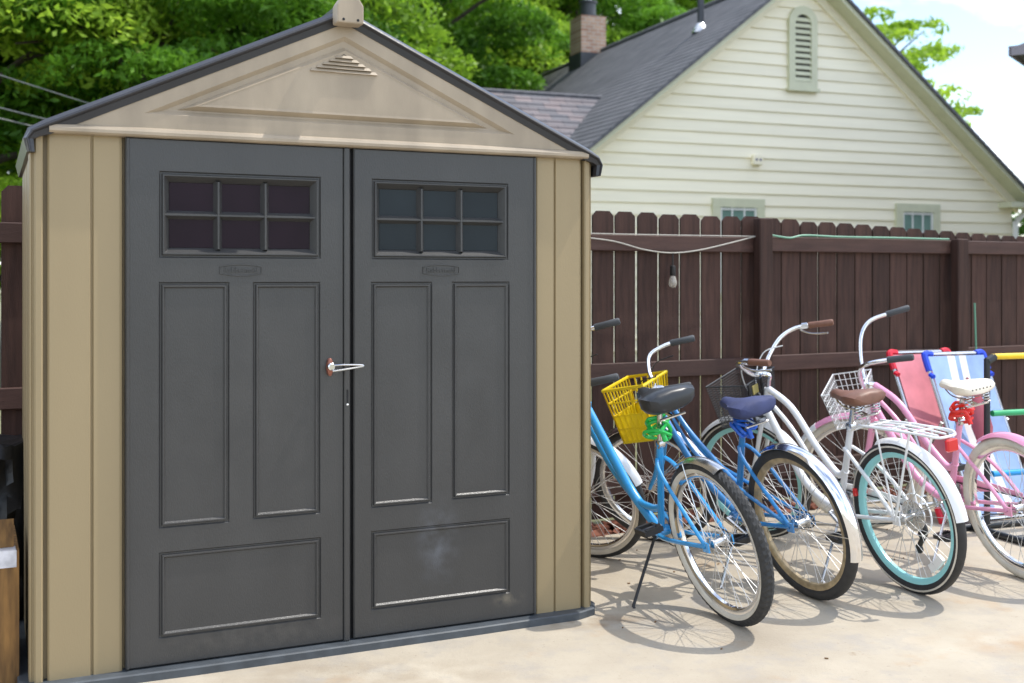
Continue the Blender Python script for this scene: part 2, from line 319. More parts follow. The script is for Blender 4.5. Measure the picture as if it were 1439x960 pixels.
G1 = [(0, 0), (.0045, .006), (.0085, .006), (.0125, -.003), (.0165, -.003), (.022, .0045), (.025, .0045)]     # groove, bead, slope to the raised field
G2 = [(0, 0), (.0045, .006), (.0085, .006), (.0125, -.004), (.0165, -.004), (.036, .024)]
def door(x0, x1, holes, wins, pmat, edge_left):
    y0 = -.012; z0, z1 = .034, 1.862; b = MB(); c = .005
    rects = [h for h in holes]+[w for w in wins]
    xs = sorted({x0+c, x1-c, *[r[0] for r in rects], *[r[1] for r in rects]}); zs = sorted({z0+c, z1-c, *[r[2] for r in rects], *[r[3] for r in rects]})
    for i in range(len(xs)-1):
        for j in range(len(zs)-1):
            cx, cz = (xs[i]+xs[i+1])/2, (zs[j]+zs[j+1])/2
            if any(r[0] < cx < r[1] and r[2] < cz < r[3] for r in rects): continue
            b.add([(xs[i], y0, zs[j]), (xs[i+1], y0, zs[j]), (xs[i+1], y0, zs[j+1]), (xs[i], y0, zs[j+1])], [(0, 1, 2, 3)])
    def ring(r, k, d): return [(r[0]+k, y0+d, r[2]+k), (r[1]-k, y0+d, r[2]+k), (r[1]-k, y0+d, r[3]-k), (r[0]+k, y0+d, r[3]-k)]
    full = (x0+c, x1-c, z0+c, z1-c)
    for r, prof in [(h, G1) for h in holes]+[(w, G2) for w in wins]+[(full, [(0, 0), (-c, c), (-c, .04)])]:
        for (k0, d0), (k1, d1) in zip(prof[:-1], prof[1:]):
            A, B = ring(r, k0, d0), ring(r, k1, d1)
            for i in range(4): j = (i+1) % 4; b.add([A[i], A[j], B[j], B[i]], [(0, 1, 2, 3)])
    for h in holes: b.add(ring(h, *G1[-1]), [(0, 1, 2, 3)])
    D = b.build('door', 'door_grey', SH)
    for w in wins:
        k = G2[-1][0]; X0, X1, Z0, Z1 = w[0]+k, w[1]-k, w[2]+k, w[3]-k; m = .0165
        cw, ch = (X1-X0)/3, (Z1-Z0)/2; yb = y0+.026; yt = y0+.001
        fr = MB()
        for i in (1, 2):
            x = X0+cw*i
            fr.add([(x-m, yb, Z0-.012), (x-.003, yt, Z0-.004), (x+.003, yt, Z0-.004), (x+m, yb, Z0-.012), (x-m, yb, Z1+.012), (x-.003, yt, Z1+.004), (x+.003, yt, Z1+.004), (x+m, yb, Z1+.012)], [(0, 1, 5, 4), (1, 2, 6, 5), (2, 3, 7, 6)])
        z = Z0+ch
        for i in range(3):
            xa, xb = X0+cw*i, X0+cw*(i+1)
            fr.add([(xa-.002, yb, z-m), (xa-(.016 if i == 0 else -.003), yt+.0015, z-.003), (xa-(.016 if i == 0 else -.003), yt+.0015, z+.003), (xa-.002, yb, z+m), (xb+.002, yb, z-m), (xb+(.016 if i == 2 else -.003), yt+.0015, z-.003), (xb+(.016 if i == 2 else -.003), yt+.0015, z+.003), (xb+.002, yb, z+m)], [(0, 1, 5, 4), (1, 2, 6, 5), (2, 3, 7, 6)])
        fr.build('window_grille', 'door_grey', D)
        for i in range(3):
            for j in range(2):
                p_ = MB(); p_.box((X0+cw*i+.001, y0+.0235, Z0+ch*j+.001), (X0+cw*(i+1)-.001, y0+.034, Z0+ch*(j+1)-.001)); p_.build('pane', pmat, D)
    return D
DL = door(.264, 1.034, [(.373, .615, .509, 1.364), (.698, .945, .512, 1.364), (.373, .948, .127, .426)], [(.374, .947, 1.448, 1.750)], 'pane_purple', True)
DR = door(1.072, 1.826, [(1.139, 1.384, .515, 1.364), (1.465, 1.711, .520, 1.364), (1.139, 1.712, .132, .429)], [(1.142, 1.705, 1.448, 1.751)], 'pane_blue', False)
b = MB(); b.bbox((1.034, -.017, .03), (1.057, .03, 1.862), .004); b.build('closing_strip', 'door_grey', DL)
b = MB(); b.bbox((.266, -.018, .035), (.276, .0, 1.86), .003); b.build('hinge_strip', 'door_grey', DL)
b = MB(); b.bbox((1.816, -.018, .035), (1.826, .0, 1.86), .003); b.build('hinge_strip', 'door_grey', DR)
b = MB(); b.box((1.0575, .012, .03), (1.0715, .05, 1.87)); b.build('door_gap', 'dark_gap', SH)
b = MB(); b.bbox((1.0435, -.0195, .915), (1.0495, -.010, .965), .001); b.build('lock_slot', 'dark_gap', DL)
b = MB(); b.bbox((1.042, -.021, .905), (1.051, -.012, .912), .002); b.build('lock_tab', 'white_paint', DL)
def emblem(xc, zc, D):
    y0 = -.012; b = MB(); hw, hh, rim = .076, .0225, .0035; q = []
    N = 14
    for s in (1, -1):
        for i in range(N+1):
            t = -1+2*i/N; q.append((s*t*hw*-1, s*(hh-.009*t*t)))
    def rg(k, y): return [(xc+x*(1-k/hw), y, zc+z*(1-k/hh)) for x, z in q]
    n = len(q); R = [rg(0, y0+.001), rg(.0012, y0-.0035), rg(rim, y0-.0035), rg(rim+.0015, y0-.0005)]
    b.loft(R, caps=False); b.add(R[-1], [tuple(range(n))]); b.sm = [False]*len(b.sm); o = b.build('emblem', 'door_grey', D)
    cu = bpy.data.curves.new('emblem_lettering', 'FONT'); cu.body = 'Rubbermaid'; cu.size = .03; cu.align_x = 'CENTER'; cu.align_y = 'CENTER'; cu.extrude = .0016; cu.offset = .0004
    to = bpy.data.objects.new('tmp', cu); COL.objects.link(to); bpy.context.view_layer.update()
    me = bpy.data.meshes.new_from_object(to.evaluated_get(bpy.context.evaluated_depsgraph_get())); bpy.data.objects.remove(to)
    wd = max(v.co.x for v in me.vertices)-min(v.co.x for v in me.vertices); k = .118/wd
    me.transform(Matrix.Translation((xc, y0-.002, zc)) @ Matrix.Rotation(pi/2, 4, 'X') @ Matrix.Diagonal((k, k*1.1, 1, 1))); me.materials.clear(); me.materials.append(MATS['door_grey'])
    link('emblem_lettering', me, D)
emblem(.655, 1.406, DL); emblem(1.420, 1.408, DR)
# latch: copper-coloured plate, round boss and a wire lever reaching over the gap
b = MB(); b.loft([[(.979+rx*cos(a)*.0135, y, 1.05+sin(a)*.033*rx) for a in [2*pi*i/20 for i in range(20)]] for y, rx in ((-.011, 1), (-.022, 1), (-.026, .82))]); b.build('latch_plate', 'copper', DL)
b = MB(); b.lathe([(.0, -.050), (.010, -.050), (.014, -.046), (.014, -.030), (.0105, -.024), (0, -.024)], c=(.979, 0, 1.053), n=20); b.build('latch_knob', 'chrome', DL)
b = MB(); b.tube(smooth([(.981, -.043, 1.057), (1.02, -.050, 1.059), (1.088, -.046, 1.056), (1.098, -.046, 1.052), (1.086, -.046, 1.049), (1.02, -.050, 1.041), (.983, -.043, 1.036)], 5), .0036, 8); b.build('latch_lever', 'steel', DL)
# gable: flat border, sunk band, raised middle triangle with louvres
AP = (1.035, 2.335); GL, GR, GZ = (.02, 1.885), (2.052, 1.885), 1.885
yg = -.020
O = [(.323, 1.945), (1.729, 1.945), (1.035, 2.272)]; I_ = [(.480, 1.975), (1.572, 1.975), (1.035, 2.222)]
def inset(T, d):            # move the three edges of a triangle inwards by d
    c = Vector((sum(p[0] for p in T)/3, sum(p[1] for p in T)/3)); L = []
    for i in range(3):
        a, e = Vector(T[i]), Vector(T[(i+1) % 3]); n = Vector((-(e-a).y, (e-a).x)).normalized(); n = n if n.dot(c-a) > 0 else -n; L.append((n, n.dot(a)+d))
    r = []
    for i in range(3):
        (n1, d1), (n2, d2) = L[i-1], L[i]; det = n1.x*n2.y-n1.y*n2.x; r.append(((d1*n2.y-d2*n1.y)/det, (n1.x*d2-n2.x*d1)/det))
    return r
b = MB()
outer = [(.02, GZ), (2.052, GZ), AP]
def band(T0, y0, T1, y1):
    for i in range(3): j = (i+1) % 3; b.add([(T0[i][0], y0, T0[i][1]), (T0[j][0], y0, T0[j][1]), (T1[j][0], y1, T1[j][1]), (T1[i][0], y1, T1[i][1])], [(0, 1, 2, 3)])
band(outer, yg, O, yg); O2 = inset(O, .014); band(O, yg, O2, yg+.013)
I_ = inset(I_, .004); I0 = inset(I_, -.014); band(O2, yg+.013, I0, yg+.014); band(I0, yg+.014, I_, yg-.006); I2 = inset(I_, .008); band(I_, yg-.006, I2, yg-.005)
b.add([(x, yg-.005, z) for x, z in I2], [(0, 1, 2)])
b.add([(x, yg, z) for x, z in outer]+[(x, .05, z) for x, z in outer], [(0, 1, 4, 3), (1, 2, 5, 4), (2, 0, 3, 5)])
GP = b.build('gable_panel', 'gable_tan', SH)
b = MB(); q = [(-.012, 1.862), (-.026, 1.864), (-.033, 1.870), (-.033, 1.880), (-.028, 1.890), (-.0195, 1.896), (.02, 1.896), (.02, 1.862)]
b.add([(.02, y, z) for y, z in q]+[(2.056, y, z) for y, z in q], [tuple(range(8)), tuple(range(15, 7, -1))]+[(i, (i+1) % 8, 8+(i+1) % 8, 8+i) for i in range(8)], False); b.build('gable_trim', 'gable_tan', SH)
for k in range(5):
    z = 2.139+k*.0135; w_ = .137*(1-(z-2.134)/.078)
    if w_ < .012: continue
    b = MB(); b.add([(1.031-w_, yg-.0145, z-.004), (1.031+w_, yg-.0145, z-.004), (1.031+w_-.008, yg-.005, z+.0075), (1.031-w_+.008, yg-.005, z+.0075), (1.031-w_, yg-.0055, z-.0045), (1.031+w_, yg-.0055, z-.0045)], [(0, 1, 2, 3), (0, 4, 5, 1), (0, 3, 4), (1, 5, 2)]); b.build('louvre_slat', 'gable_tan', GP)
b = MB(); b.add([(.902, yg-.0058, 2.1345), (1.160, yg-.0058, 2.1345), (1.031, yg-.0058, 2.206)], [(0, 1, 2)]); b.build('louvre_opening', 'louvre_dark', GP)
# roof: two slabs with a rolled front edge, and a lip that turns down at the eaves
def roof(s):
    ez = 1.876; ex = AP[0]+s*1.072; rz = 2.366; yf, yb = -.037, SD+.07; d = Vector((ex-AP[0], 0, ez-rz)).normalized(); n = Vector((-d.z*s*-1*0, 0, 0))
    nn = Vector((-d.z, 0, d.x)) if s > 0 else Vector((d.z, 0, -d.x))
    prof = [(yf+.014, -.042), (yf+.010, -.020), (yf+.001, -.014), (yf, -.010), (yf+.005, -.003), (yf+.026, .010), (yf+.05, .012), (yb, .012), (yb, -.03), (yf+.05, -.03), (yf+.045, -.042)]
    path = [Vector((AP[0], 0, rz)), Vector((ex-d.x*.05, 0, ez-d.z*.05)), Vector((ex, 0, ez-.004)), Vector((ex+s*.016, 0, ez-.035)), Vector((ex+s*.006, 0, ez-.080))]
    nrm = [nn, nn, (nn+Vector((s*.6, 0, 0))).normalized(), Vector((s, 0, .1)).normalized(), Vector((s, 0, 0))]
    sc = [1, 1, .85, .6, .45]
    b = MB(); b.loft([[p_+Vector((0, y, 0))+m_*h*k for y, h in prof] for p_, m_, k in zip(path, nrm, sc)])
    b.sm = [False]*len(b.sm); b.build('roof_panel', 'roof_dark', SH)
roof(-1); roof(1)
b = MB(); q = [(.985, 2.305), (1.085, 2.305), (1.085, 2.372), (1.066, 2.402), (1.004, 2.402), (.985, 2.372)]; b.prism(q, -.098, -.03)
RC = b.build('ridge_cap', 'gable_tan', SH)
md = RC.modifiers.new('bevel', 'BEVEL'); md.width = .006; md.segments = 2
for x in (1.008, 1.062): b = MB(); b.lathe([(0, -.0995), (.005, -.0995), (.005, -.097), (0, -.097)], c=(x, 0, 2.318), n=10); b.build('hole_shade', 'dark_gap', RC)  # near-black discs on the cap, painted as the shade in two small holes
b = MB(); b.tube([(AP[0], -.03, 2.372), (AP[0], SD+.09, 2.372)], .03, 8); b.build('ridge_strip', 'roof_dark', SH)

# ------------------------------------------------------------------ wooden fence
FE = thing('wooden_fence', 'dark brown dog-eared board fence with rails and posts behind the bikes', 'fence', F0, (0, 0, FA))
def ptop(t):
    t /= FK; return zk(1.846-.0095*t if t < 3.6 else (1.812-.003*(t-3.6) if t < 4.8 else 1.808-.0325*(t-4.8)))
pitch = .1505
for i in range(-22, 68):
    t = i*pitch+.045; h = ptop(max(-1, t))+random.uniform(-.005, .005); w_ = pitch-((random.uniform(.009, .013) if t < .6 else random.uniform(.013, .021)) if t < 4.0 else random.uniform(.007, .017)); e = .027
    b = MB(); sl_ = random.uniform(-.0015, .0015); b.prism([(-w_/2, .03), (w_/2, .03), (w_/2, h-e), (w_/2-e, h), (-w_/2+e, h), (-w_/2, h-e)], random.uniform(0, .003), .016)
    o = b.build('picket', 'fence_brown', FE); o.location = (t, 0, 0); o.rotation_euler = (0, sl_, 0)
posts = [FK*q for q in (-2.95, -1.0, .946, 2.896, 4.846, 6.796, 8.746, 10.7)]
tops = [zk(q) for q in (1.80, 1.80, 1.80, 1.80, 1.795, 1.680, 1.66, 1.64)]
for (ta, tb) in zip(posts[:-1], posts[1:]):
    for z0, z1 in ((zk(1.555), zk(1.660)), (zk(.708), zk(.818)), (.16, .25)):
        dz = .0 if ta < 4.0 else .008
        b = MB(); b.bbox((0, 0, 0), (tb-ta-.002, .038, z1-z0), .004); o = b.build('rail', 'rail_brown', FE); o.location = (ta+.001, -.0385, z0+dz)
for t, zt in zip(posts, tops):
    b = MB(); b.bbox((-.050, -.105, -.05), (.050, -.040, zt), .006); o = b.build('post', 'fence_brown', FE); o.location = (t, 0, 0)
# string lights along the fence
def fl(t, off, z): return fpt(t*FK, off, zk(z))
SL = thing('string_light', 'pale cord of string lights with one clear bulb sagging on the fence', 'string lights', fl(4.1, .06, 1.5))
inv = Matrix.Translation(-Vector(SL.location))
b = MB(); b.tube(smooth([fl(2.9, .055, 1.665), (fl(3.55, .055, 1.625)), fl(3.85, .06, 1.565), fl(4.07, .06, 1.545), fl(4.3, .06, 1.565), fl(4.6, .06, 1.625), fl(4.79, .06, 1.668)], 6), .0040, 6)
b.tube(smooth([fl(2.9, .055, 1.668), fl(3.8, .05, 1.664), fl(4.79, .056, 1.668)], 5), .0030, 6); b.xf(inv); b.build('cord', 'cord_white', SL)
bx = fl(4.085, .062, 0)
def vlathe(b, c, prof, n=16):
    b.loft([[(c[0]+r*cos(2*pi*i/n), c[1]+r*sin(2*pi*i/n), z) for i in range(n)] for r, z in prof])
b = MB(); b.tube([(bx.x, bx.y, zk(1.545)), (bx.x, bx.y, 1.43)], .0036, 6); vlathe(b, bx, [(.007, 1.450), (.016, 1.444), (.018, 1.397), (.015, 1.390)]); b.xf(inv); b.build('socket', 'black_metal', SL)
m = bpy.data.materials.new('bulb_glass'); m.use_nodes = True; n_ = m.node_tree.nodes['Principled BSDF']; n_.inputs['Base Color'].default_value = (.9, .85, .75, 1); n_.inputs['Roughness'].default_value = .08; n_.inputs['Transmission Weight'].default_value = .75; MATS['bulb_glass'] = m
b = MB(); vlathe(b, bx, [(.012, 1.393), (.019, 1.375), (.0245, 1.352), (.0245, 1.340), (.017, 1.326), (.004, 1.320)]); b.xf(inv); b.build('bulb', 'bulb_glass', SL)
b = MB(); b.tube(smooth([fl(4.93, .052, 1.680), fl(5.1, .056, 1.662), fl(5.25, .05, 1.683), fl(5.6, .055, 1.677), fl(6.1, .05, 1.679), fl(6.70, .055, 1.677)], 6), .006, 6)
tag(b.build('extension_cord', 'cord_green'), 'thin green cord lying along the top fence rail', 'cord')
b = MB(); b.tube(smooth([fpt(5.89, .14, .0), fpt(5.89, .13, .7), fpt(5.87, .13, 1.21)], 5), .006, 6); tag(b.build('garden_stake', 'cord_green'), 'thin green stake standing against the fence behind the striped chairs', 'stake')

# ------------------------------------------------------------------ cream house behind the fence
HA = rad(21.5); HO = Vector((1.2375, 16.5, 0))
HS = thing('cream_house', 'cream clapboard house with grey shingle roof and an arched gable vent', 'house', HO, (0, 0, HA))
TA, ZA, SLP, TR = 3.50, 6.21, .785, 7.80       # apex along the wall, apex height, roof slope, right corner
TL = 2*TA-TR; HD = 11.6
zr = lambda t: ZA-SLP*abs(t-TA)
ez = zr(TR)-.02
b = MB(); b.prism([(TL, 0), (TR, 0), (TR, ez-.16), (TA, ZA-.16), (TL, ez-.16)], .03, HD); b.build('wall', 'siding', HS)
ex_ = .182; z = .30
while z < ZA-.42:
    z2 = z+ex_; lim = (ZA-.17-z)/SLP; lim2 = (ZA-.17-z2)/SLP
    x0 = max(TL, TA-lim); x1 = min(TR, TA+lim); x0t = max(TL, TA-lim2); x1t = min(TR, TA+lim2)
    if x1t > x0t:
        b = MB(); b.add([(x0, -.022, z), (x1, -.022, z), (x1t, .004, z2), (x0t, .004, z2), (x0, .02, z), (x1, .02, z)], [(0, 1, 2, 3), (0, 4, 5, 1)]); b.build('siding_board', 'siding', HS)
    z = z2
def slab(b, p0, p1, th, y0, y1):        # slanted board between two xz points
    d = (Vector((p1[0]-p0[0], p1[1]-p0[1]))).normalized(); n = Vector((-d.y, d.x))*th
    q = [(p0[0], p0[1]), (p1[0], p1[1]), (p1[0]-abs(0), p1[1]-th*1.27), (p0[0], p0[1]-th*1.27)]; b.prism(q, y0, y1)
for s in (-1, 1):
    xe = TA+s*(TR-TA+.22)
    b = MB(); slab(b, (TA, ZA-.03), (xe, zr(xe)-.03), .07, -.34, -.02); b.build('rake_soffit', 'trim_green', HS)
    b = MB(); slab(b, (TA, ZA-.115), (xe-s*.12, zr(xe-s*.12)-.115), .13, -.055, .02); b.build('rake_board', 'siding', HS)
b = MB(); b.box((TR-.30, -.30, ez-.26), (TR+.16, .02, ez-.17)); b.build('eave_return', 'trim_green', HS)
def courses(name, m, u0, u1, z_at, run, y0, y1, s, parent, rows):   # stepped shingle courses going up a slope
    b = MB()
    for k in range(rows):
        a, c = k/rows, (k+1)/rows+.004; xa = u0+(u1-u0)*a; xc = u0+(u1-u0)*c
        b.add([(xa, y0, z_at(xa)+.024), (xa, y1, z_at(xa)+.024), (xc, y1, z_at(xc)+.014), (xc, y0, z_at(xc)+.014), (xa, y0, z_at(xa)-.04), (xa, y1, z_at(xa)-.04), (xc, y0, z_at(xc)-.04)], [(0, 1, 2, 3), (0, 4, 5, 1), (0, 3, 6, 4)])
    return b.build(name, m, parent)
for s in (-1, 1):
    xe = TA+s*(TR-TA+.26); b = courses('roof_slope', 'shingle', xe, TA, zr, 1, -.38, HD+.2, s, HS, 38)
b = MB(); b.tube([(TA, -.38, ZA+.02), (TA, HD+.2, ZA+.02)], .05, 6); b.build('ridge', 'shingle', HS)
# lower wing on the left with its own ridge
ZW, SW_, WX = 4.36, 2.28, -3.4
b = MB(); rows = 16
xin = lambda zz: TA-(ZA-zz)/SLP+.15
for k in range(rows):
    z0_, z1_ = ZW-1.75*(1-k/rows), ZW-1.75*(1-(k+1)/rows); y0_, y1_ = SW_-(ZW-z0_)/.75, SW_-(ZW-z1_)/.75
    b.add([(WX, y0_, z0_+.03), (xin(z0_), y0_, z0_+.03), (xin(z1_), y1_, z1_+.01), (WX, y1_, z1_+.01), (WX, y0_, z0_-.02), (xin(z0_), y0_, z0_-.02)], [(0, 1, 2, 3), (0, 4, 5, 1)])
b.add([(WX, SW_, ZW), (xin(ZW), SW_, ZW), (xin(ZW-1.7), SW_+2.2, ZW-1.7), (WX, SW_+2.2, ZW-1.7)], [(0, 1, 2, 3)])
b.build('wing_roof', 'shingle_pale', HS)
b = MB(); b.tube([(WX, SW_, ZW+.02), (xin(ZW)+.1, SW_, ZW+.02)], .045, 6); b.build('wing_ridge', 'shingle', HS)
b = MB(); b.box((WX+.2, .4, 0), (TL+.05, 4.2, ZW-1.72)); b.add([(WX+.2, .45, ZW-1.72), (WX+.2, 4.15, ZW-1.72), (WX+.2, SW_, ZW-.06), (WX+.3, .45, ZW-1.72), (WX+.3, 4.15, ZW-1.72), (WX+.3, SW_, ZW-.06)], [(0, 1, 2), (3, 5, 4), (0, 2, 5, 3), (1, 4, 5, 2)]); b.build('wing_wall', 'siding', HS)
# arched gable vent
vc, vw = 3.525, .262; v0, vs_p = 4.33, 5.35
def arch(w, z0, zs, n=12): return [(vc-w, z0), (vc+w, z0)]+[(vc+w*cos(pi*i/n), zs+w*sin(pi*i/n)) for i in range(n+1)]
GVo, GVi = arch(vw, v0, vs_p), arch(.150, v0+.10, vs_p-.02); b = MB(); n = len(GVo)
for A, ya, B, yb in ((GVo, .0, GVo, -.065), (GVo, -.065, GVi, -.065), (GVi, -.065, GVi, .0)):
    b.add([(x, ya, z) for x, z in A]+[(x, yb, z) for x, z in B], [(i, (i+1) % n, n+(i+1) % n, n+i) for i in range(n)])
GV = b.build('gable_vent', 'trim_green', HS)
b = MB(); b.add([(x, -.024, z) for x, z in GVi], [tuple(range(n))]); b.build('vent_opening', 'dark_gap', GV)
for k in range(11):
    z = v0+.115+k*.093
    b = MB(); b.add([(vc-.15, -.064, z), (vc+.15, -.064, z), (vc+.15, -.030, z+.058), (vc-.15, -.030, z+.058), (vc-.15, -.060, z-.012), (vc+.15, -.060, z-.012)], [(0, 1, 2, 3), (0, 4, 5, 1)]); b.build('vent_slat', 'trim_green', GV)
b = MB(); b.box((vc-.29, -.09, v0-.05), (vc+.29, 0, v0-.002)); b.build('vent_sill', 'trim_green', GV)
for x0, x1 in ((1.90, 2.82), (5.33, 6.22)):
    zt, zb = 2.58, 1.15; k = .135; b = MB()
    for a, c in (((x0, -.06, zt-k), (x1, .0, zt)), ((x0, -.058, zb), (x0+k, .0, zt-k)), ((x1-k, -.058, zb), (x1, .0, zt-k)), ((x0-.03, -.09, zb-.07), (x1+.03, 0, zb))): b.box(a, c)
    Wn = b.build('window', 'trim_green', HS)
    b = MB(); b.box((x0+k, -.026, zb), (x1-k, -.0225, zt-k)); b.build('pane', 'win_glass', Wn)
    b = MB(); xa, xb = x0+k, x1-k
    for q in ((xa, xa+.035), (xb-.035, xb), (xa+(xb-xa)/3-.011, xa+(xb-xa)/3+.011), (xa+(xb-xa)*2/3-.011, xa+(xb-xa)*2/3+.011)): b.box((q[0], -.04, zb), (q[1], -.027, zt-k))
    for zz in (zt-k-.03, zt-k-.33, zt-k-.66, zt-k-.99): b.box((xa, -.043, zz-.012), (xb, -.0405, zz+.018))
    b.build('window_sash', 'white_paint', Wn)
b = MB(); b.bbox((2.60, -.10, 3.10), (2.76, -.01, 3.26), .01); b.build('wall_box', 'siding', HS)
b = MB(); b.lathe([(0, -.106), (.022, -.106), (.022, -.09), (0, -.09)], c=(2.645, 0, 3.18), n=10); b.lathe([(0, -.106), (.022, -.106), (.022, -.09), (0, -.09)], c=(2.715, 0, 3.18), n=10); b.build('wall_lamp_eye', 'gutter_grey', HS)
b = MB(); b.tube(smooth([(TR+.25, -.02, ez-.24), (TR+.22, -.05, ez-.34), (TR+.04, -.06, ez-.5), (TR+.02, -.06, ez-.7), (TR+.02, -.06, .1)], 5), .048, 8); b.build('downspout', 'white_paint', HS)
b = MB(); b.box((TR+.20, -.22, ez-.24), (TR+.32, HD, ez-.14)); b.build('gutter', 'white_paint', HS)
# chimney and vent pipe stand on the left roof slope
cx_, cy_ = TA-.2, 7.3
b = MB(); b.box((cx_-.29, cy_-.29, 5.2), (cx_+.29, cy_+.29, 6.95)); CH = b.build('chimney', 'brick', HS)
b = MB(); b.box((cx_-.315, cy_-.315, 5.6), (cx_+.315, cy_+.315, 6.16)); b.build('flashing', 'concrete_cap', CH)
b = MB(); vlathe(b, (cx_, cy_), [(.24, 6.95), (.24, 6.99), (.17, 7.0), (.17, 7.26), (.20, 7.27), (.20, 7.31), (.17, 7.32)]); b.build('chimney_pot', 'concrete_cap', CH)
b = MB(); vlathe(b, (cx_, cy_), [(.085, 7.32), (.085, 7.6), (.14, 7.62), (.14, 7.67), (.02, 7.72)]); b.build('flue_cap', 'white_paint', CH)
px_, py_ = 2.50, 1.30
b = MB(); vlathe(b, (px_, py_), [(.055, zr(px_)-.1), (.055, zr(px_)+.62), (.05, zr(px_)+.625)]); VP = b.build('vent_pipe', 'concrete_cap', HS)
b = MB(); vlathe(b, (px_, py_), [(.15, zr(px_)-.05), (.10, zr(px_)+.06), (.06, zr(px_)+.11), (.057, zr(px_)+.11)]); b.build('pipe_collar', 'steel', VP)

# neighbouring roof corner at the right edge
NH = thing('neighbour_house', 'house with dark eave corner reaching in beside the sky', 'house', (5.27, 12.0, 0), (0, 0, rad(-36)))
b = MB(); b.box((.75, .6, 0), (7, 8, 3.75)); b.build('wall', 'gutter_grey', NH)
b = MB(); b.add([(0, 0, 3.73), (7.5, 0, 3.73), (7.5, 8.5, 3.73), (0, 8.5, 3.73), (0, 0, 3.80), (7.5, 0, 3.80), (7.5, 8.5, 3.80), (0, 8.5, 3.80), (3.7, 4.2, 6.2)], [(0, 1, 2, 3), (0, 1, 5, 4), (1, 2, 6, 5), (2, 3, 7, 6), (3, 0, 4, 7), (4, 5, 8), (5, 6, 8), (6, 7, 8), (7, 4, 8)]); b.build('roof', 'shingle', NH)
b = MB(); b.box((-.02, -.03, 3.715), (7.5, -.002, 3.815)); b.box((-.03, -.03, 3.715), (-.002, 8.5, 3.815)); b.build('fascia', 'gutter_grey', NH)

# overhead cables
for (z0_, z1_, dz_, r_), wh in zip(((3.29, 2.50, 0, .010), (3.18, 2.44, .12, .008), (3.63, 2.58, -.12, .008)), ('middle', 'lowest', 'highest')):
    P_, E_ = Vector((-5.4, 12+dz_, z0_)), Vector((-1.75, 15.68, z1_)); a = P_-(E_-P_)*.9; c = E_
    b = MB(); b.tube([a.lerp(c, i/16)-Vector((0, 0, .12*sin(pi*i/16))) for i in range(17)], r_, 5)
    tag(b.build('overhead_cable', 'cord_grey'), wh+' of three grey overhead cables crossing in front of the trees', 'cable', 'overhead cables by the trees')

# ------------------------------------------------------------------ trees
def crown_mesh(name, m, nclump, R, Hh, nleaf, leaf, seed, sparse=False):
    g = np.random.default_rng(seed); P = []
    d = g.normal(size=(nclump, 3)); d /= np.linalg.norm(d, axis=1)[:, None]; rr = g.uniform(.25, 1, nclump)**.5
    C = d*rr[:, None]*np.array([R, R, Hh]); S = g.uniform(.16, .34, nclump)*R*(.65 if sparse else 1)
    k = g.integers(0, nclump, nleaf); q = g.normal(size=(nleaf, 3)); q /= np.linalg.norm(q, axis=1)[:, None]
    q[:, 2] = np.where(q[:, 2] < -.25, -q[:, 2], q[:, 2])
    c = C[k]+q*(S[k]*g.uniform(.35, 1, nleaf)**.4)[:, None]*np.array([1.2, 1.2, .55])
    nrm = g.normal(size=(nleaf, 3))*.75+np.array([0, 0, .8]); nrm /= np.linalg.norm(nrm, axis=1)[:, None]
    t = np.cross(nrm, g.normal(size=(nleaf, 3))); t /= np.linalg.norm(t, axis=1)[:, None]; u = np.cross(nrm, t)
    L = leaf*g.uniform(.6, 1.3, nleaf)[:, None]; w = L*.42
    v = np.stack([c-t*L, c-u*w-t*L*.1-nrm*L*.12, c+t*L*1.05, c+u*w-t*L*.1-nrm*L*.12], 1).reshape(-1, 3)
    me = bpy.data.meshes.new(name); me.vertices.add(len(v)); me.vertices.foreach_set('co', v.ravel().astype(np.float32))
    me.loops.add(nleaf*4); me.loops.foreach_set('vertex_index', np.arange(nleaf*4, dtype=np.int32)); me.polygons.add(nleaf)
    me.polygons.foreach_set('loop_start', np.arange(0, nleaf*4, 4, dtype=np.int32)); me.polygons.foreach_set('loop_total', np.full(nleaf, 4, dtype=np.int32))
    me.update(); me.validate(); me.materials.append(MATS[m]); return me, C
def trunk_mesh(C, base_z, R, seed, m='bark'):
    g = random.Random(seed); b = MB(); top = Vector((0, 0, R*.5))
    b.tube(smooth([(0, 0, base_z), (.08, .05, base_z*.55), (-.06, .02, base_z*.15), top], 5), [.26-.20*i/15 for i in range(16)], 9)
    for c in C[::4]:
        c = Vector(c); z0_ = base_z*.35+g.random()*(abs(base_z)*.3); st = Vector((0, 0, min(z0_, c.z-.1))); mid = st.lerp(c, .5)+Vector((g.uniform(-.3, .3), g.uniform(-.3, .3), .25))
        b.tube(smooth([st, mid, c], 4), [.06-.048*i/8 for i in range(9)], 5)
    return b.mesh('trunk', m)
KINDS = [('leaf', 84, 3.2, 3.4, 66000, .070, 1), ('leaf_light', 80, 3.0, 3.3, 60000, .068, 2), ('leaf_deep', 84, 3.4, 3.8, 68000, .074, 3)]
PROTO = []
for m_, nc, R_, H_, nl, lf, sd in KINDS:
    me, C = crown_mesh('crown', m_, nc, R_, H_, nl, lf, sd); PROTO.append((me, trunk_mesh(C, -4.6, R_, sd)))
TONE = ['mid-green leafy tree', 'bright yellow-green leafy tree', 'deep green shady tree']
def tree(px, Z, zc, k, sc, rz, where):
    x = (px-720)/1600*Z; me, tr = PROTO[k]
    o = thing('leafy_tree', TONE[k]+' '+where, 'tree', (x, Z, 0), (0, 0, rz), 'trees beyond the fence')
    c = link('crown', me, o); c.location = (0, 0, zc); c.scale = (sc, sc, sc)
    t = link('trunk', tr, o); t.location = (0, 0, zc); t.scale = (sc, sc, max(sc, zc/4.6))
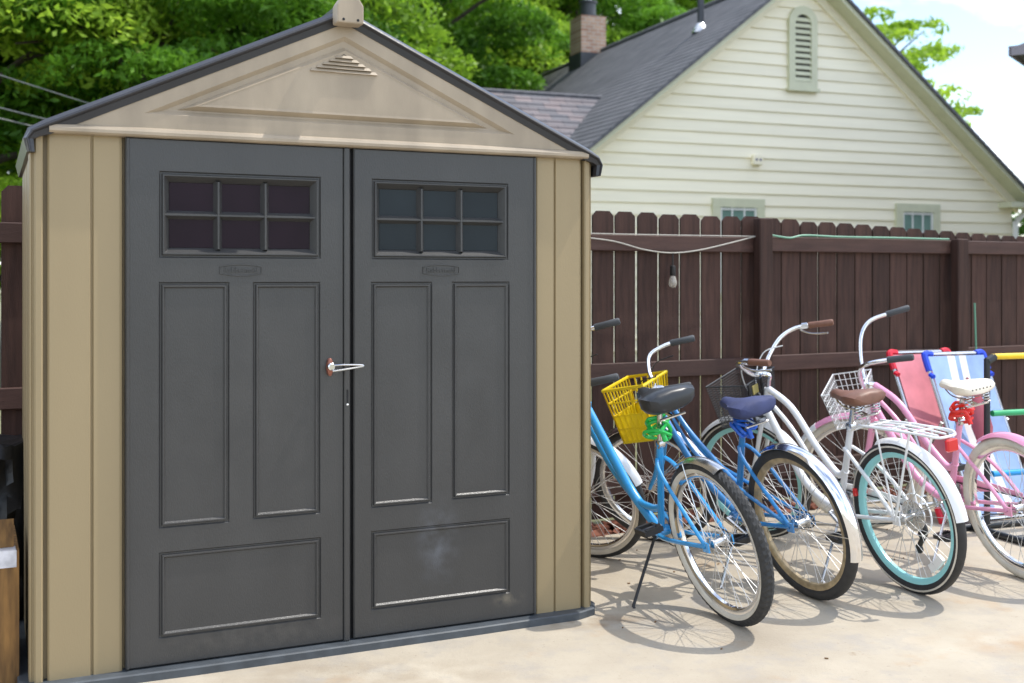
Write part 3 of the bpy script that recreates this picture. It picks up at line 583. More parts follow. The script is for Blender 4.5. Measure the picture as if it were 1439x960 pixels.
for a in ((-60, 14.5, 3.6, 1, .95, .3, 'standing nearest the overhead cables'), (90, 17.5, 5.0, 0, 1.0, 1.7, 'close behind the shed eave and the cables'), (215, 15.5, 4.7, 2, .85, 2.9, 'close behind the longer shed roof slope'),
          (300, 22, 5.6, 2, 1.15, 1.1, 'in the second row behind the shed roof'), (360, 18.5, 6.2, 0, 1.0, 4.2, 'rising behind the middle of the shed roof slope'), (30, 24, 6.6, 2, 1.25, 5.0, 'in the second row behind the cables'),
          (520, 24, 6.9, 2, 1.15, .6, 'right behind the tan ridge cap of the shed'), (600, 29, 6.2, 1, 1.25, 2.2, 'between the shed ridge cap and the lower wing roof'), (690, 33, 6.8, 0, 1.35, 3.6, 'behind the lower wing roof of the cream house'),
          (480, 31, 8.5, 0, 1.4, 1.3, 'tall in the back row behind the shed ridge cap'), (800, 36, 8.8, 2, 1.45, 5.4, 'just behind the brick chimney'), (905, 40, 10.5, 0, 1.4, .2, 'behind the main roof ridge, next to the chimney'),
          (230, 34, 8.0, 1, 1.3, 2.0, 'tall in the back row behind the cables'), (-150, 21, 6.0, 0, 1.2, 2.6, 'at the far end of the row past the cables'), (700, 38, 11.5, 1, 1.4, 2.5, 'tall in the back row behind the wing roof'),
          (985, 44, 13.0, 1, 1.25, 4.4, 'behind the roof vent pipe')): tree(*a)
me, C = crown_mesh('crown', 'leaf_light', 120, 3.3, 3.0, 9500, .12, 23, True)
o = thing('sparse_tree', 'thin light-green tree showing sky between its leaves behind the gable', 'tree', (8.9, 31, 0)); c = link('crown', me, o); c.location = (0, 0, 6.0); t = link('trunk', trunk_mesh(C, -6.0, 3.3, 4), o); t.location = (0, 0, 6.0)
me, C = crown_mesh('crown', 'leaf_deep', 24, 1.3, 1.2, 5000, .09, 31)
o = thing('dark_shrub', 'small dark bush beside the downspout of the cream house', 'bush', (12.4, 26, 0)); c = link('crown', me, o); c.location = (0, 0, 2.0); t = link('trunk', trunk_mesh(C, -2.0, 1.3, 5), o); t.location = (0, 0, 2.0)

# ------------------------------------------------------------------ bicycles
HT0, HB = Vector((.90, 0, .875)), Vector((.957, 0, .69)); HT = HT0.copy(); WB = 1.125; RW = .335
BBp = Vector((.45, 0, .285)); AX = (HT-HB).normalized()
def wheel(root, c, M, tyre_m, side_m, rim_m, knob=False, line=None, drum=False, refl=None):
    c = tuple(c)
    pr = [(.284, -.016), (.289, -.0175), (.272, -.014), (.266, -.006), (.266, .006), (.272, .014), (.289, .0175), (.284, .016), (.276, .0), ]
    b = MB(); b.lathe([(.290, -.0165), (.272, -.0145), (.265, -.007), (.265, .007), (.272, .0145), (.290, .0165), (.281, .012), (.281, -.012)], c, 72); b.xf(M); Wh = b.build('wheel', rim_m, root)
    tr = .0255; R0 = RW-tr; na = 16
    ang = [2*pi*(i+.5)/na for i in range(na)]
    pf = [(R0+tr*cos(a), tr*sin(a)) for a in ang]
    def mod(i, j):
        ca = cos(ang[j])
        if not knob: return .0012*((i+j) % 2) if ca > .3 else 0
        return (.0042 if (i+(j // 2)) % 2 else -.0012) if ca > .15 else 0
    b = MB(); b.lathe(pf, c, 150 if knob else 110, mod=mod); b.xf(M); b.sm = [False]*len(b.sm) if knob else b.sm; b.build('tyre', tyre_m, Wh)
    if side_m:
        b = MB()
        for s in (-1, 1):
            q = [(R0+(tr+.0018)*cos(a), s*(tr+.0018)*sin(a)) for a in [rad(95)+rad(53)*i/6 for i in range(7)]]; q += [(r-.0005, y-s*.004) for r, y in reversed(q)]; b.lathe(q, c, 72)
        b.xf(M); b.build('whitewall', side_m, Wh)
    if line:
        b = MB()
        for s in (-1, 1): b.lathe([(R0+(tr+.0012)*cos(a), s*(tr+.0012)*sin(a)) for a in (rad(68), rad(76), rad(84))]+[(R0+.001, s*tr*.9)], c, 72)
        b.xf(M); b.build('tyre_stripe', line, Wh)
    if refl is not None:
        b = MB(); R_ = []
        for i in range(7):
            a = rad(refl)+rad(24)*(i/6-.5); R_.append([(c[0]+r*cos(a), c[1]+y, c[2]+r*sin(a)) for r, y in ((.215, -.006), (.250, -.006), (.250, .008), (.215, .008))])
        b.loft(R_); b.xf(M); b.build('wheel_reflector', 'white_paint', Wh)
    b = MB(); ns = 36
    for i in range(ns):
        s = 1 if i % 2 else -1; k = i//2; a = 2*pi*i/ns; off = rad(62) if k % 2 else -rad(62)
        p0 = (c[0]+.024*cos(a+off), c[1]+s*.030, c[2]+.024*sin(a+off)); p1 = (c[0]+.268*cos(a), c[1]+s*.003, c[2]+.268*sin(a)); b.tube([p0, p1], .0013, 4, caps=False)
    b.xf(M); b.build('spokes', 'spoke', Wh)
    b = MB(); b.lathe([(0, -.062), (.006, -.062), (.006, -.040), (.027, -.034), (.027, -.029), (.016, -.024), (.016, .024), (.027, .029), (.027, .034), (.006, .040), (.006, .062), (0, .062)], c, 18, closedp=False)
    if drum: b.lathe([(0, .036), (.055, .036), (.060, .042), (.055, .05), (0, .052)], c, 24, closedp=False)
    b.xf(M); b.build('hub', 'steel', Wh); return Wh
def fender(root, c, M, a0, a1, m, tip=None, R=.352, w=.033):
    pf = []; N = 8
    for i in range(N+1): t = -1+2*i/N; pf.append((R-.018*t*t, t*w))
    pf += [(r-.002, y*.96) for r, y in reversed(pf)]
    b = MB(); b.lathe(pf, tuple(c), 40, rad(a0), rad(a1)); b.xf(M); F = b.build('fender', m, root)
    b = MB()
    for s in (-1, 1):
        for a in ((a1-18),) if a1 > 120 else ((a0+15),):
            p1 = (c[0]+(R-.017)*cos(rad(a)), c[1]+s*w, c[2]+(R-.017)*sin(rad(a))); b.tube([(c[0], c[1]+s*.052, c[2]), p1], .0026, 5)
    b.xf(M); b.build('fender_stay', 'steel', F)
    if tip: b = MB(); b.lathe([(r+.002, y*1.04) for r, y in pf[:N+1]]+[(r-.003, y) for r, y in pf[N+1:]], tuple(c), 8, rad(tip[0]), rad(tip[1])); b.xf(M); b.build('fender_tip', tip[2], F)
    return F
def saddle(root, x, z, m, L=.27, Wd=.105, name='saddle', thick=1.0, springs=True):
    # sections from the rear to the nose: (x, half width, top, drop)
    S = [(-.125, .62, .000, .030), (-.115, .86, .012, .046), (-.08, 1.0, .020, .060), (-.03, .90, .015, .058), (.02, .56, .006, .046), (.07, .34, .004, .038), (.115, .25, .006, .034), (.138, .20, .000, .026), (.146, .10, -.006, .012)]
    R = []
    for sx, w, tp, dr in S:
        w *= Wd; dr *= thick; r = []
        for i in range(16):
            a = 2*pi*i/16; cy, cz = cos(a), sin(a); yy = w*(abs(cy)**.7)*(1 if cy > 0 else -1)
            zz = tp-.004-(.010*(1-abs(cy)) if sx < .0 and cz > 0 else 0) if cz >= 0 else tp-dr*(abs(cz)**.6)
            if cz > 0: zz = tp+.012*cz-.012*abs(cy)
            r.append((x+sx*L/.27, yy, z+zz))
        R.append(r)
    b = MB(); b.loft(R); Sd = b.build(name, m, root)
    b = MB()
    for s in (-1, 1): b.tube(smooth([(x-.10, s*.03, z-.045), (x-.03, s*.022, z-.062), (x+.06, s*.018, z-.055), (x+.12, s*.006, z-.025)], 4), .0035, 6)
    b.build('saddle_rail', 'steel', Sd)
    b = MB()
    for s in (-1, 1) if springs else ():
        pts = [(x-.085+.017*cos(a), s*.052+.017*sin(a), z-.085+.05*a/(2*pi*4)) for a in [2*pi*4*i/48 for i in range(49)]]; b.tube(pts, .003, 5)
    b.tube([(x-.085, -.06, z-.088), (x-.085, .06, z-.088)], .006, 6); b.tube([(x-.085, 0, z-.088), (x, 0, z-.07)], .008, 6)
    b.build('saddle_spring', 'steel', Sd); return Sd
def basket_wire(root, M, m, x0, w, d, z0, z1, taper, nx, nz, r, solid=0, name='basket'):
    b = MB()
    def pt(u, v, h):     # u across, v along x (0 at the bike), h 0..1 in height
        k = 1-taper*(1-h); return Vector((x0+d/2+(v-.5)*d*k, (u-.5)*w*k, z0+(z1-z0)*h))
    wires = []
    for i in range(nx+1):
        t = i/nx
        for v in (0, 1): wires.append([pt(t, v, 0), pt(t, v, 1)])
        wires.append([pt(t, 0, 0), pt(t, 1, 0)])
    nd_ = max(2, int(nx*d/w))
    for i in range(nd_+1):
        t = i/nd_
        for u in (0, 1): wires.append([pt(u, t, 0), pt(u, t, 1)])
        wires.append([pt(0, t, 0), pt(1, t, 0)])
    for p_ in wires: b.tube(p_, r, 4, caps=False)
    for j in range(nz+1):
        h = j/nz; b.tube([pt(0, 0, h), pt(1, 0, h), pt(1, 1, h), pt(0, 1, h)], r*(1.0 if 0 < j < nz else 1.6), 5, closed=True)
    b.xf(M); B = b.build(name, m, root)
    b = MB(); b.tube([pt(0, 0, 1), pt(1, 0, 1), pt(1, 1, 1), pt(0, 1, 1)], max(.0042, r*1.9), 6, closed=True); b.xf(M); b.build('basket_rim', m, B)
    if solid:
        b = MB()
        for (a0_, a1_, c0, c1) in ((0, 1, 0, 0), (0, 1, 1, 1)): b.add([pt(a0_, c0, 0), pt(a1_, c0, 0), pt(a1_, c0, solid), pt(a0_, c0, solid)], [(0, 1, 2, 3)])
        for u in (0, 1): b.add([pt(u, 0, 0), pt(u, 1, 0), pt(u, 1, solid), pt(u, 0, solid)], [(0, 1, 2, 3)])
        b.add([pt(0, 0, 0), pt(1, 0, 0), pt(1, 1, 0), pt(0, 1, 0)], [(0, 1, 2, 3)]); b.xf(M); b.build('basket_panel', m, B)
    b = MB(); b.tube(smooth([(HT.x+.02, 0, HT.z+.03), (x0-.02, .03, z1-.06), tuple(pt(.6, 0, .7))], 4), .005, 5); b.tube(smooth([(HT.x+.02, 0, HT.z+.03), (x0-.02, -.03, z1-.06), tuple(pt(.4, 0, .7))], 4), .005, 5); b.xf(M); b.build('basket_bracket', m if m != 'black_mesh' else 'black_metal', B)
    return B, pt
def handlebar(root, M, rise, sweep, half, grip_m, m='chrome', lever=False, wide=False):
    t = HT+AX*.075; c = t+Vector((.045, 0, .012)); b = MB()
    b.tube(smooth([HT-AX*.02, HT+AX*.05, t, c], 4), .0125, 8); b.lathe([(.018, -.028), (.018, .028), (.006, .028), (.006, -.028)], tuple(c), 14); b.xf(M); b.build('stem', 'chrome', root)
    def side(s): return [(c.x, 0, c.z), (c.x+.004, s*.06, c.z+.008), (c.x+.018, s*.13, c.z+rise*.45), (c.x+.005, s*(half*.78), c.z+rise*.88), (c.x-.07, s*(half*.95), c.z+rise), (c.x-sweep*.62, s*half, c.z+rise*.98), (c.x-sweep, s*(half+.004), c.z+rise*.93)]
    if wide:
        def side(s): return [(c.x, 0, c.z), (c.x+.008, s*.05, c.z+.006), (c.x+.004, s*half*.42, c.z+rise*.42), (c.x-.02, s*half*.72, c.z+rise*.80), (c.x-.075, s*half*.93, c.z+rise*.99), (c.x-sweep*.62, s*(half+.005), c.z+rise*1.03), (c.x-sweep, s*(half+.03), c.z+rise*1.03)]
    pl, pr = side(1), side(-1); b = MB(); b.tube(smooth(list(reversed(pl))[:-1]+pr, 6), .0112, 10); b.xf(M); H = b.build('handlebar', m, root)
    for pth in (pl, pr):
        e, s_ = Vector(pth[-1]), Vector(pth[-2]); d = (e-s_).normalized(); b = MB(); a = e-d*.115
        b.tube([a, a+d*.006, a+d*.06, e+d*.004, e+d*.012], [.0165, .0175, .0165, .0175, .013], 10); b.xf(M); b.build('grip', grip_m, H)
        if lever:
            q = a-d*.02; b = MB(); b.tube(smooth([q, q+Vector((.03, 0, -.02)), q+Vector((-.03, 0, -.045)), q+Vector((-.12, 0, -.045))], 4), .005, 6); b.tube([q-d*.015, q+d*.015], .017, 8); b.xf(M); b.build('brake_lever', 'steel', H)
    return c
def cable_lock(label, m, rootM, x, z, n=4, seed=1, R=.05):
    g = random.Random(seed); P = rootM @ Vector((x, 0, z)); T = thing('cable_lock', label, 'bike lock', P); b = MB()
    inv3 = rootM.to_3x3()
    pts = []
    N = n*16
    tilt = [Matrix.Rotation(g.uniform(-1.0, 1.0), 3, 'X') @ Matrix.Rotation(g.uniform(-.9, .9), 3, 'Y') for _ in range(n+1)]
    for i in range(N+1):
        t = i/16; k = int(min(n-1, t)); f = t-k; a = 2*pi*f; r = R*(1+.18*sin(3*a+k))
        v = Vector((r*cos(a), r*sin(a), .018*(k-n/2)+.018*f)); v = (tilt[k] @ v).lerp(tilt[k+1] @ v, f); pts.append(v)
    b.tube(smooth(pts[::2], 3), .0082, 7); b.build('cable', m, T)
    b = MB(); b.tube([(.03, -.045, -.05), (.012, -.03, .0)], .011, 10); b.build('lock_barrel', m, T); return T
def crank(root, ring_r, m_ring='steel', ang=0, y=-.045, guard=None):
    c = BBp; b = MB(); b.lathe([(.0, y+.003), (ring_r-.004, y+.003), (ring_r, y), (ring_r-.004, y-.003), (ring_r-.014, y-.003), (ring_r-.014, y-.0025), (.0, y-.0025)], tuple(c), 40, closedp=False); b.tube([(c.x, -.06, c.z), (c.x, .06, c.z)], .012, 10); K = b.build('crankset', m_ring, root)
    for s in (-1, 1):
        a = ang+(pi if s > 0 else 0); e = Vector((c.x+.16*cos(a), s*.075, c.z+.16*sin(a))); b = MB(); b.tube([(c.x, s*.062, c.z), e], [.011, .008], 8); b.build('crank_arm', 'steel', K)
        b = MB(); b.box((e.x-.045, e.y+s*.01-.0, e.z-.010), (e.x+.045, e.y+s*.024, e.z+.010)); b.box((e.x-.045, e.y+s*.085, e.z-.010), (e.x+.045, e.y+s*.099, e.z+.010)); b.box((e.x-.046, e.y+s*.022, e.z-.013), (e.x-.030, e.y+s*.088, e.z+.013)); b.box((e.x+.030, e.y+s*.022, e.z-.013), (e.x+.046, e.y+s*.088, e.z+.013)); b.tube([e, e+Vector((0, s*.09, 0))], .011, 8); b.build('pedal', 'black_metal', K)
    b = MB()
    ch = []; rr = .034; d = c.x
    for i in range(13): a = rad(-88)+rad(176)*i/12; ch.append((c.x+ring_r*cos(a), y, c.z+ring_r*sin(a)))
    for i in range(13): a = rad(92)+rad(176)*i/12; ch.append((rr*cos(a), y, RW+rr*sin(a)))
    b.tube(ch, .0038, 5, closed=True); b.build('chain', 'black_metal', K)
    if guard:
        b = MB(); q = []
        pts = [(c.x+ring_r+.02, c.z+.02), (c.x+.03, c.z+ring_r+.03), (.20, RW+.065), (.02, RW+.052), (.02, RW+.030), (.20, RW+.03), (c.x, c.z+.03)]
        b.prism(pts, y-.014, y-.009); b.build('chain_guard', guard, root)
def bike(label, contact, theta, lean, steer, cfg):
    global HT
    HT = HT0-AX*cfg.get('drop', 0)
    if 'bsteer' in cfg: BS = Matrix.Translation(HB) @ Matrix.Rotation(rad(cfg['bsteer']), 4, AX) @ Matrix.Translation(-HB)
    root = thing('bicycle', label, 'bicycle', (contact[0], contact[1], 0), group=None)
    St = Matrix.Translation(HB) @ Matrix.Rotation(rad(steer), 4, AX) @ Matrix.Translation(-HB)
    base = Matrix.Rotation(rad(90+theta), 4, 'Z')
    def full(pitch): return Matrix.Translation((contact[0], contact[1], 0)) @ base @ Matrix.Rotation(pitch, 4, 'Y') @ Matrix.Rotation(-rad(lean), 4, 'X')
    fc = Vector((WB, 0, RW)); rim = lambda M, c: min((M @ p).z for p in [c+Vector((RW*cos(a), 0, RW*sin(a))) for a in [2*pi*i/90 for i in range(90)]])
    pitch = 0
    for _ in range(4):
        F = full(pitch); lo = min((F @ (St @ (fc+Vector((RW*cos(2*pi*i/120), 0, RW*sin(2*pi*i/120)))))).z for i in range(120)); pitch += math.atan2(lo, WB)
    F = full(pitch); root.matrix_world = F
    fm = cfg['frame']
    b = MB()
    t = lambda pts, r, n=10: b.tube(pts, r, n)
    t([HT+AX*.005, HB-AX*.005], .0205, 12)
    stt = Vector((.305, 0, .70)); t([BBp, stt], .0152)
    b.lathe([(.024, -.036), (.024, .036), (.010, .036), (.010, -.036)], tuple(BBp), 16)
    sty = cfg['style']
    if sty == 'step':
        t(smooth([HB+AX*.10, (.80, 0, .62), (.66, 0, .44), (.54, 0, .345), tuple(BBp)], 6), .0225)
        t(smooth([HB+AX*.02, (.80, 0, .525), (.63, 0, .405), (.50, 0, .385), (.415, 0, .40)], 6), .0165)
    elif sty == 'twin':
        t(smooth([HB+AX*.02, (.72, 0, .45), tuple(BBp)], 6), .017)
        for s in (-1, 1): t(smooth([HB+AX*.13+Vector((-.01, s*.016, 0)), (.70, s*.020, .56), (.40, s*.030, .45), (.0, s*.058, RW)], 6), .0085, 8)
        t(smooth([HB+AX*.16, (.75, 0, .66), (.45, 0, .46), (.39, 0, .45)], 6), .013)
    else:
        t(smooth([HB+AX*.14, (.74, 0, .745), (.58, 0, .575), (.44, 0, .46), (.375, 0, .485)], 6), .0175)
        t(smooth([HB+AX*.02, (.84, 0, .56), (.70, 0, .385), (.56, 0, .305), tuple(BBp)], 6), .020)
        t(smooth([HB+AX*.08, (.76, 0, .64), (.60, 0, .47), (.46, 0, .40), (.41, 0, .40)], 6), .0125)
    for s in (-1, 1):
        if sty == 'cruiser': t(smooth([(.34, s*.022, .60), (.24, s*.045, .545), (.12, s*.056, .455), (0, s*.058, RW)], 5), .0088, 8)
        else: t(smooth([(.325, s*.018, .635), (.26, s*.045, .575), (0, s*.058, RW)], 4), .0088, 8)
        t(smooth([(BBp.x-.01, s*.03, BBp.z), (.30, s*.052, .295), (0, s*.058, RW)], 4), .0100, 8)
        b.box((-.022, s*.058-.004, RW-.022), (.02, s*.058+.004, RW+.018))
    b.build('frame', fm, root)
    b = MB(); sz = cfg['seat_z']; st_d = (stt-BBp).normalized(); sp_ = stt+st_d*((sz-.065-stt.z)/st_d.z); b.tube([stt-st_d*.03, sp_], .0125, 10); b.lathe([(.021, -.014), (.021, .014), (.014, .014), (.014, -.014)], tuple(stt+st_d*.004), 12); b.build('seat_post', cfg.get('post', 'steel'), root)
    Sd = saddle(root, sp_.x-.01, sz, cfg['saddle'], Wd=cfg.get('sw', .105), thick=cfg.get('thick', 1), springs=cfg.get('springs', True))
    wheel(root, (0, 0, RW), None, cfg['tyre'], cfg['side'], cfg['rim'], cfg.get('knob', False), cfg.get('line'), cfg.get('drum', False), cfg.get('refl'))
    wheel(root, fc, St, cfg.get('ftyre', cfg['tyre']), cfg.get('fside', cfg['side']), cfg.get('frim', cfg['rim']), False, cfg.get('line'), False, cfg.get('frefl'))
    b = MB()
    for s in (-1, 1): b.tube(smooth([HB-AX*.03+Vector((0, s*.045, 0)), HB-AX*.12+Vector((.005, s*.052, 0)), (1.06, s*.054, .43), (WB, s*.055, RW)], 5), [.0135-.004*i/15 for i in range(16)], 8)
    b.tube([HB-AX*.03+Vector((0, -.05, 0)), HB-AX*.03+Vector((0, .05, 0))], .016, 8); b.xf(St); b.build('fork', cfg['fork'], root)
    if cfg.get('rf'): fender(root, (0, 0, RW), None, *cfg['rf'])
    if cfg.get('ff'): fender(root, tuple(fc), St, *cfg['ff'])
    handlebar(root, BS if 'bsteer' in cfg else St, *cfg['bar'])
    crank(root, cfg.get('ring', .085), ang=cfg.get('crank', 0), guard=cfg.get('guard'))
    th = math.tan(rad(lean)); ky = .25; kx = cfg.get('kx', .30); b = MB(); b.tube(smooth([(kx+.04, .035, .285), (kx+.03, .06, .26), (kx-.05, ky, ky*th+.008), (kx-.075, ky+.012, ky*th+.006)], 5), .0068, 8); b.build('kickstand', cfg.get('stand', 'steel'), root)
    return root, F, St, Sd
def brake_cable(root, St, m, pts): b = MB(); b.tube(smooth(pts, 6), .0032, 5); b.xf(St); b.build('brake_cable', m, root)

# blue step-through bike by the shed
A, FAm, SA, _ = bike('bright blue bicycle with black saddle and cream-sided tyres next to the shed', (.888, 4.56), 23.6, 13, 34, dict(bsteer=58, thick=1.5, springs=False, drop=.065, frame='blue_paint', style='step', seat_z=.925, saddle='black_vinyl', sw=.125, tyre='tread', knob=True, side='cream_rubber', rim='chrome', fork='white_metal',
    rf=(58, 112, 'steel'), ff=(40, 172, 'white_metal'), bar=(.15, .25, .30, 'grip_grey'), stand='black_metal', kx=.40, frefl=70, crank=-.52, ring=.08))
cable_lock('bright green coiled cable lock under the black saddle', 'green_cable', FAm, .30, .77, 4, 3, .052)
# second blue bike with the yellow basket
Bk, FB, SB, _ = bike('blue bicycle with navy padded saddle and chrome rear fender', (1.300, 4.91), 25.5, 12, 36, dict(bsteer=52, thick=1.3, springs=False, drop=.10, frame='deep_blue_paint', style='twin', seat_z=.84, saddle='navy_cloth', sw=.115, tyre='black_rubber', side=None, rim='rusty_rim', frim='chrome', fork='blue_paint', post='black_metal',
    rf=(62, 196, 'chrome'), ff=(50, 165, 'chrome'), bar=(.10, .22, .27, 'grip_grey'), kx=.36, crank=.3))
Y, ypt = basket_wire(Bk, SB @ Matrix.Translation((1.05, 0, .78)) @ Matrix.Rotation(rad(11), 4, 'X') @ Matrix.Translation((-1.05, 0, -.78)), 'yellow_plastic', .945, .31, .22, .62, .90, .28, 9, 4, .0045, .52)
cable_lock('blue coiled cable lock under the navy saddle', 'blue_cable', FB, .29, .73, 4, 5, .046)
# white cruiser
Cb, FC, SCm, _ = bike('white cruiser bicycle with brown saddle, rear rack and teal rims', (1.768, 4.995), 23, 8, 26, dict(drop=.055, frame='white_metal', style='cruiser', seat_z=.855, saddle='brown_vinyl', tyre='black_rubber', side=None, line='cream_rubber', rim='teal_paint', fork='white_metal', drum=False,
    rf=(70, 172, 'white_metal'), ff=(45, 150, 'white_metal'), bar=(.15, .26, .31, 'brown_vinyl', 'chrome', True, True), kx=.36, refl=228, crank=.5, guard='white_metal'))
Kb, kpt = basket_wire(Cb, SCm, 'black_mesh', .950, .31, .23, .66, .89, .2, 26, 18, .0012)
b = MB(); q = [kpt(u, 0, h) for u, h in ((.62, .70), (.80, .70), (.80, .90), (.62, .90))]; q2 = [p_-Vector((.006, 0, 0)) for p_ in q]; b.add(q+q2, [(0, 1, 2, 3), (4, 5, 6, 7), (0, 1, 5, 4), (1, 2, 6, 5), (2, 3, 7, 6), (3, 0, 4, 7)]); b.xf(SCm); b.build('basket_badge', 'label_tan', Kb)
for s in (.5, .93): b = MB(); p0, p1 = kpt(s, 0, .0)-Vector((.007, 0, 0)), kpt(s, 0, 1.0)-Vector((.007, 0, 0)); b.tube([p0, p1], .008, 6); b.xf(SCm); b.build('basket_strap', 'black_metal', Kb)
b = MB()
for y in (-.06, -.02, .02, .06): b.tube(smooth([(.16, y, .735), (-.05, y, .745), (-.27, y, .735)], 3), .0045, 6)
b.tube(smooth([(.17, -.062, .735), (-.20, -.066, .742), (-.29, -.05, .735), (-.305, 0, .733), (-.29, .05, .735), (-.20, .066, .742), (.17, .062, .735)], 4), .006, 8)
for x in (.10, -.03, -.16): b.tube([(x, -.064, .741), (x, .064, .741)], .0042, 6)
for s in (-1, 1):
    b.tube([(-.15, s*.064, .740), (-.005, s*.068, RW)], .0055, 7); b.tube(smooth([(.16, s*.062, .735), (.26, s*.04, .70), (.31, s*.015, .68)], 4), .0045, 6); b.tube([(.06, s*.064, .738), (0.0, s*.068, RW+.02)], .0045, 6)
Rk = b.build('rear_rack', 'white_metal', Cb)
b = MB(); b.bbox((-.328, -.030, .672), (-.306, .030, .726), .006); b.build('reflector', 'red_lens', Rk)
b = MB(); b.lathe([(0, -.058), (.034, -.058), (.036, -.054), (.062, -.050), (.062, -.044), (.05, -.042), (.07, -.038), (.07, -.034), (0, -.034)], (0, 0, RW), 28, closedp=False); b.build('cassette', 'steel', Cb)
b = MB(); b.lathe([(.092, -.060), (.095, -.058), (.095, -.052), (.092, -.050)], (0, 0, RW), 36); b.build('spoke_guard', 'white_metal', Cb)
b = MB(); b.tube(smooth([(-.005, -.066, RW-.02), (-.03, -.07, .26), (.01, -.068, .20), (.02, -.066, .165)], 4), .012, 7)
for zz, xx in ((.245, -.01), (.175, .018)): b.lathe([(0, -.072), (.020, -.072), (.022, -.066), (.020, -.060), (0, -.060)], (xx, 0, zz), 14, closedp=False)
b.build('derailleur', 'black_metal', Cb)
b = MB(); b.box((.285, -.035, .385), (.30, .035, .42)); b.build('rear_reflector', 'red_lens', Cb)
# pink cruiser
Dk, FD, SDm, _ = bike('pink cruiser bicycle with cream saddle and cream tyres', (2.355, 5.20), 19.5, 9.5, 42, dict(drop=.125, bsteer=52, frame='pink_paint', style='cruiser', seat_z=.885, saddle='cream_saddle', tyre='cream_rubber', side=None, rim='chrome', fork='pink_paint',
    rf=(58, 188, 'pink_paint'), ff=(40, 150, 'pink_paint', (40, 62, 'white_metal')), bar=(.235, .28, .31, 'grip_grey', 'chrome', False, True), kx=.38, crank=.9, guard='pink_paint'))
basket_wire(Dk, SDm, 'white_metal', .955, .29, .21, .65, .86, .2, 11, 6, .0022)
cable_lock('bright red coiled cable lock under the cream saddle', 'red_cable', FD, .29, .745, 4, 9, .048)
_, _, _, DSd = None, None, None, [c for c in Dk.children if c.name.startswith('saddle')][0]
vx = [v.co for v in DSd.data.vertices]; xr = min(v.x for v in vx); zs_ = sum(v.z for v in vx if v.x < xr+.002)/16
for k in range(6):
    y = -.052+.104*k/5
    b = MB(); b.lathe([(0, 0), (.0035, 0), (.0035, .004), (0, .004)], (0, 0, 0), 8); b.xf(Matrix.Translation((xr-.0015, y, zs_+.004)) @ Matrix.Rotation(-pi/2, 4, 'Z')); b.build('rivet', 'black_metal', DSd)

# ------------------------------------------------------------------ beach chairs and coloured pipe rack behind the pink bike
def chair(label, P, rz, cloth, stripes, corner_m, w=.50):
    T = thing('beach_chair', label, 'beach chair', P, (0, 0, rz), 'folding beach chairs')
    lean_ = .42; H_ = .93; top = Vector((0, lean_, H_)); hw = w/2
    def fr(x, h, off=0): return Vector((x, lean_*h-off, H_*h))       # local -y faces the patio
    b = MB()
    for s in (-1, 1): b.tube([fr(s*hw, .0), fr(s*hw, 1.0)], .0125, 8)
    b.tube([fr(-hw, 1), fr(hw, 1)], .0125, 8); b.tube([fr(-hw, .05), fr(hw, .05)], .0125, 8)
    for s in (-1, 1): b.tube([fr(s*(hw+.022), .60), Vector((s*(hw+.022), .62, .012))], .011, 8)
    b.tube([Vector((-hw-.022, .62, .012)), Vector((hw+.022, .62, .012))], .011, 8)
    b.build('frame', 'steel', T)
    # fabric strips, slightly sagging
    x = -hw+.012; tot = sum(s for _, s in stripes); cw = w-.024
    for m_, s_ in stripes:
        x1 = x+cw*s_/tot; b = MB(); N = 10; vs_ = []
        for i in range(N+1):
            h = .07+.92*i/N
            for xx in (x, x1):
                sag = .045*sin(pi*i/N)*(1-(2*xx/w)**2); p_ = fr(xx, h, .016); p_.y += sag; vs_.append(p_)
        n = len(vs_); vs_ += [p_+Vector((0, .003, .0)) for p_ in vs_]
        fs = [(2*i, 2*i+1, 2*i+3, 2*i+2) for i in range(N)]+[(n+2*i, n+2*i+2, n+2*i+3, n+2*i+1) for i in range(N)]+[(2*i, 2*i+2, n+2*i+2, n+2*i) for i in range(N)]+[(2*i+1, n+2*i+1, n+2*i+3, 2*i+3) for i in range(N)]
        b.add(vs_, fs, True); b.build('fabric_stripe', m_, T); x = x1
    for s in (-1, 1):
        b = MB(); b.tube(smooth([fr(s*(hw-.055), 1.0), fr(s*(hw-.012), 1.004), fr(s*hw, .985), fr(s*hw, .90)], 4), .0195, 8); b.tube([fr(s*hw, .90)+Vector((0, -.035, -.03)), fr(s*hw, .88)], .015, 7); b.build('corner_joint', corner_m, T)
        b = MB(); b.tube([fr(s*hw, -.008)+Vector((0, 0, .008)), fr(s*hw, .09)], .019, 8); b.build('foot', corner_m, T)
    return T
chair('pink and white striped folding beach chair with red corner joints', (2.62, 6.47, 0), rad(24), 'pink', [('cloth_pink', 3), ('cloth_white', 1), ('cloth_pink', .7)], 'red_plastic', .46)
chair('blue and white striped folding beach chair with bright blue corner joints', (2.76, 6.32, 0), rad(22), 'blue', [('cloth_blue', 2.2), ('cloth_white', .9), ('cloth_blue', .5), ('cloth_white', .8), ('cloth_blue', 2.2)], 'blue_plastic', .44)
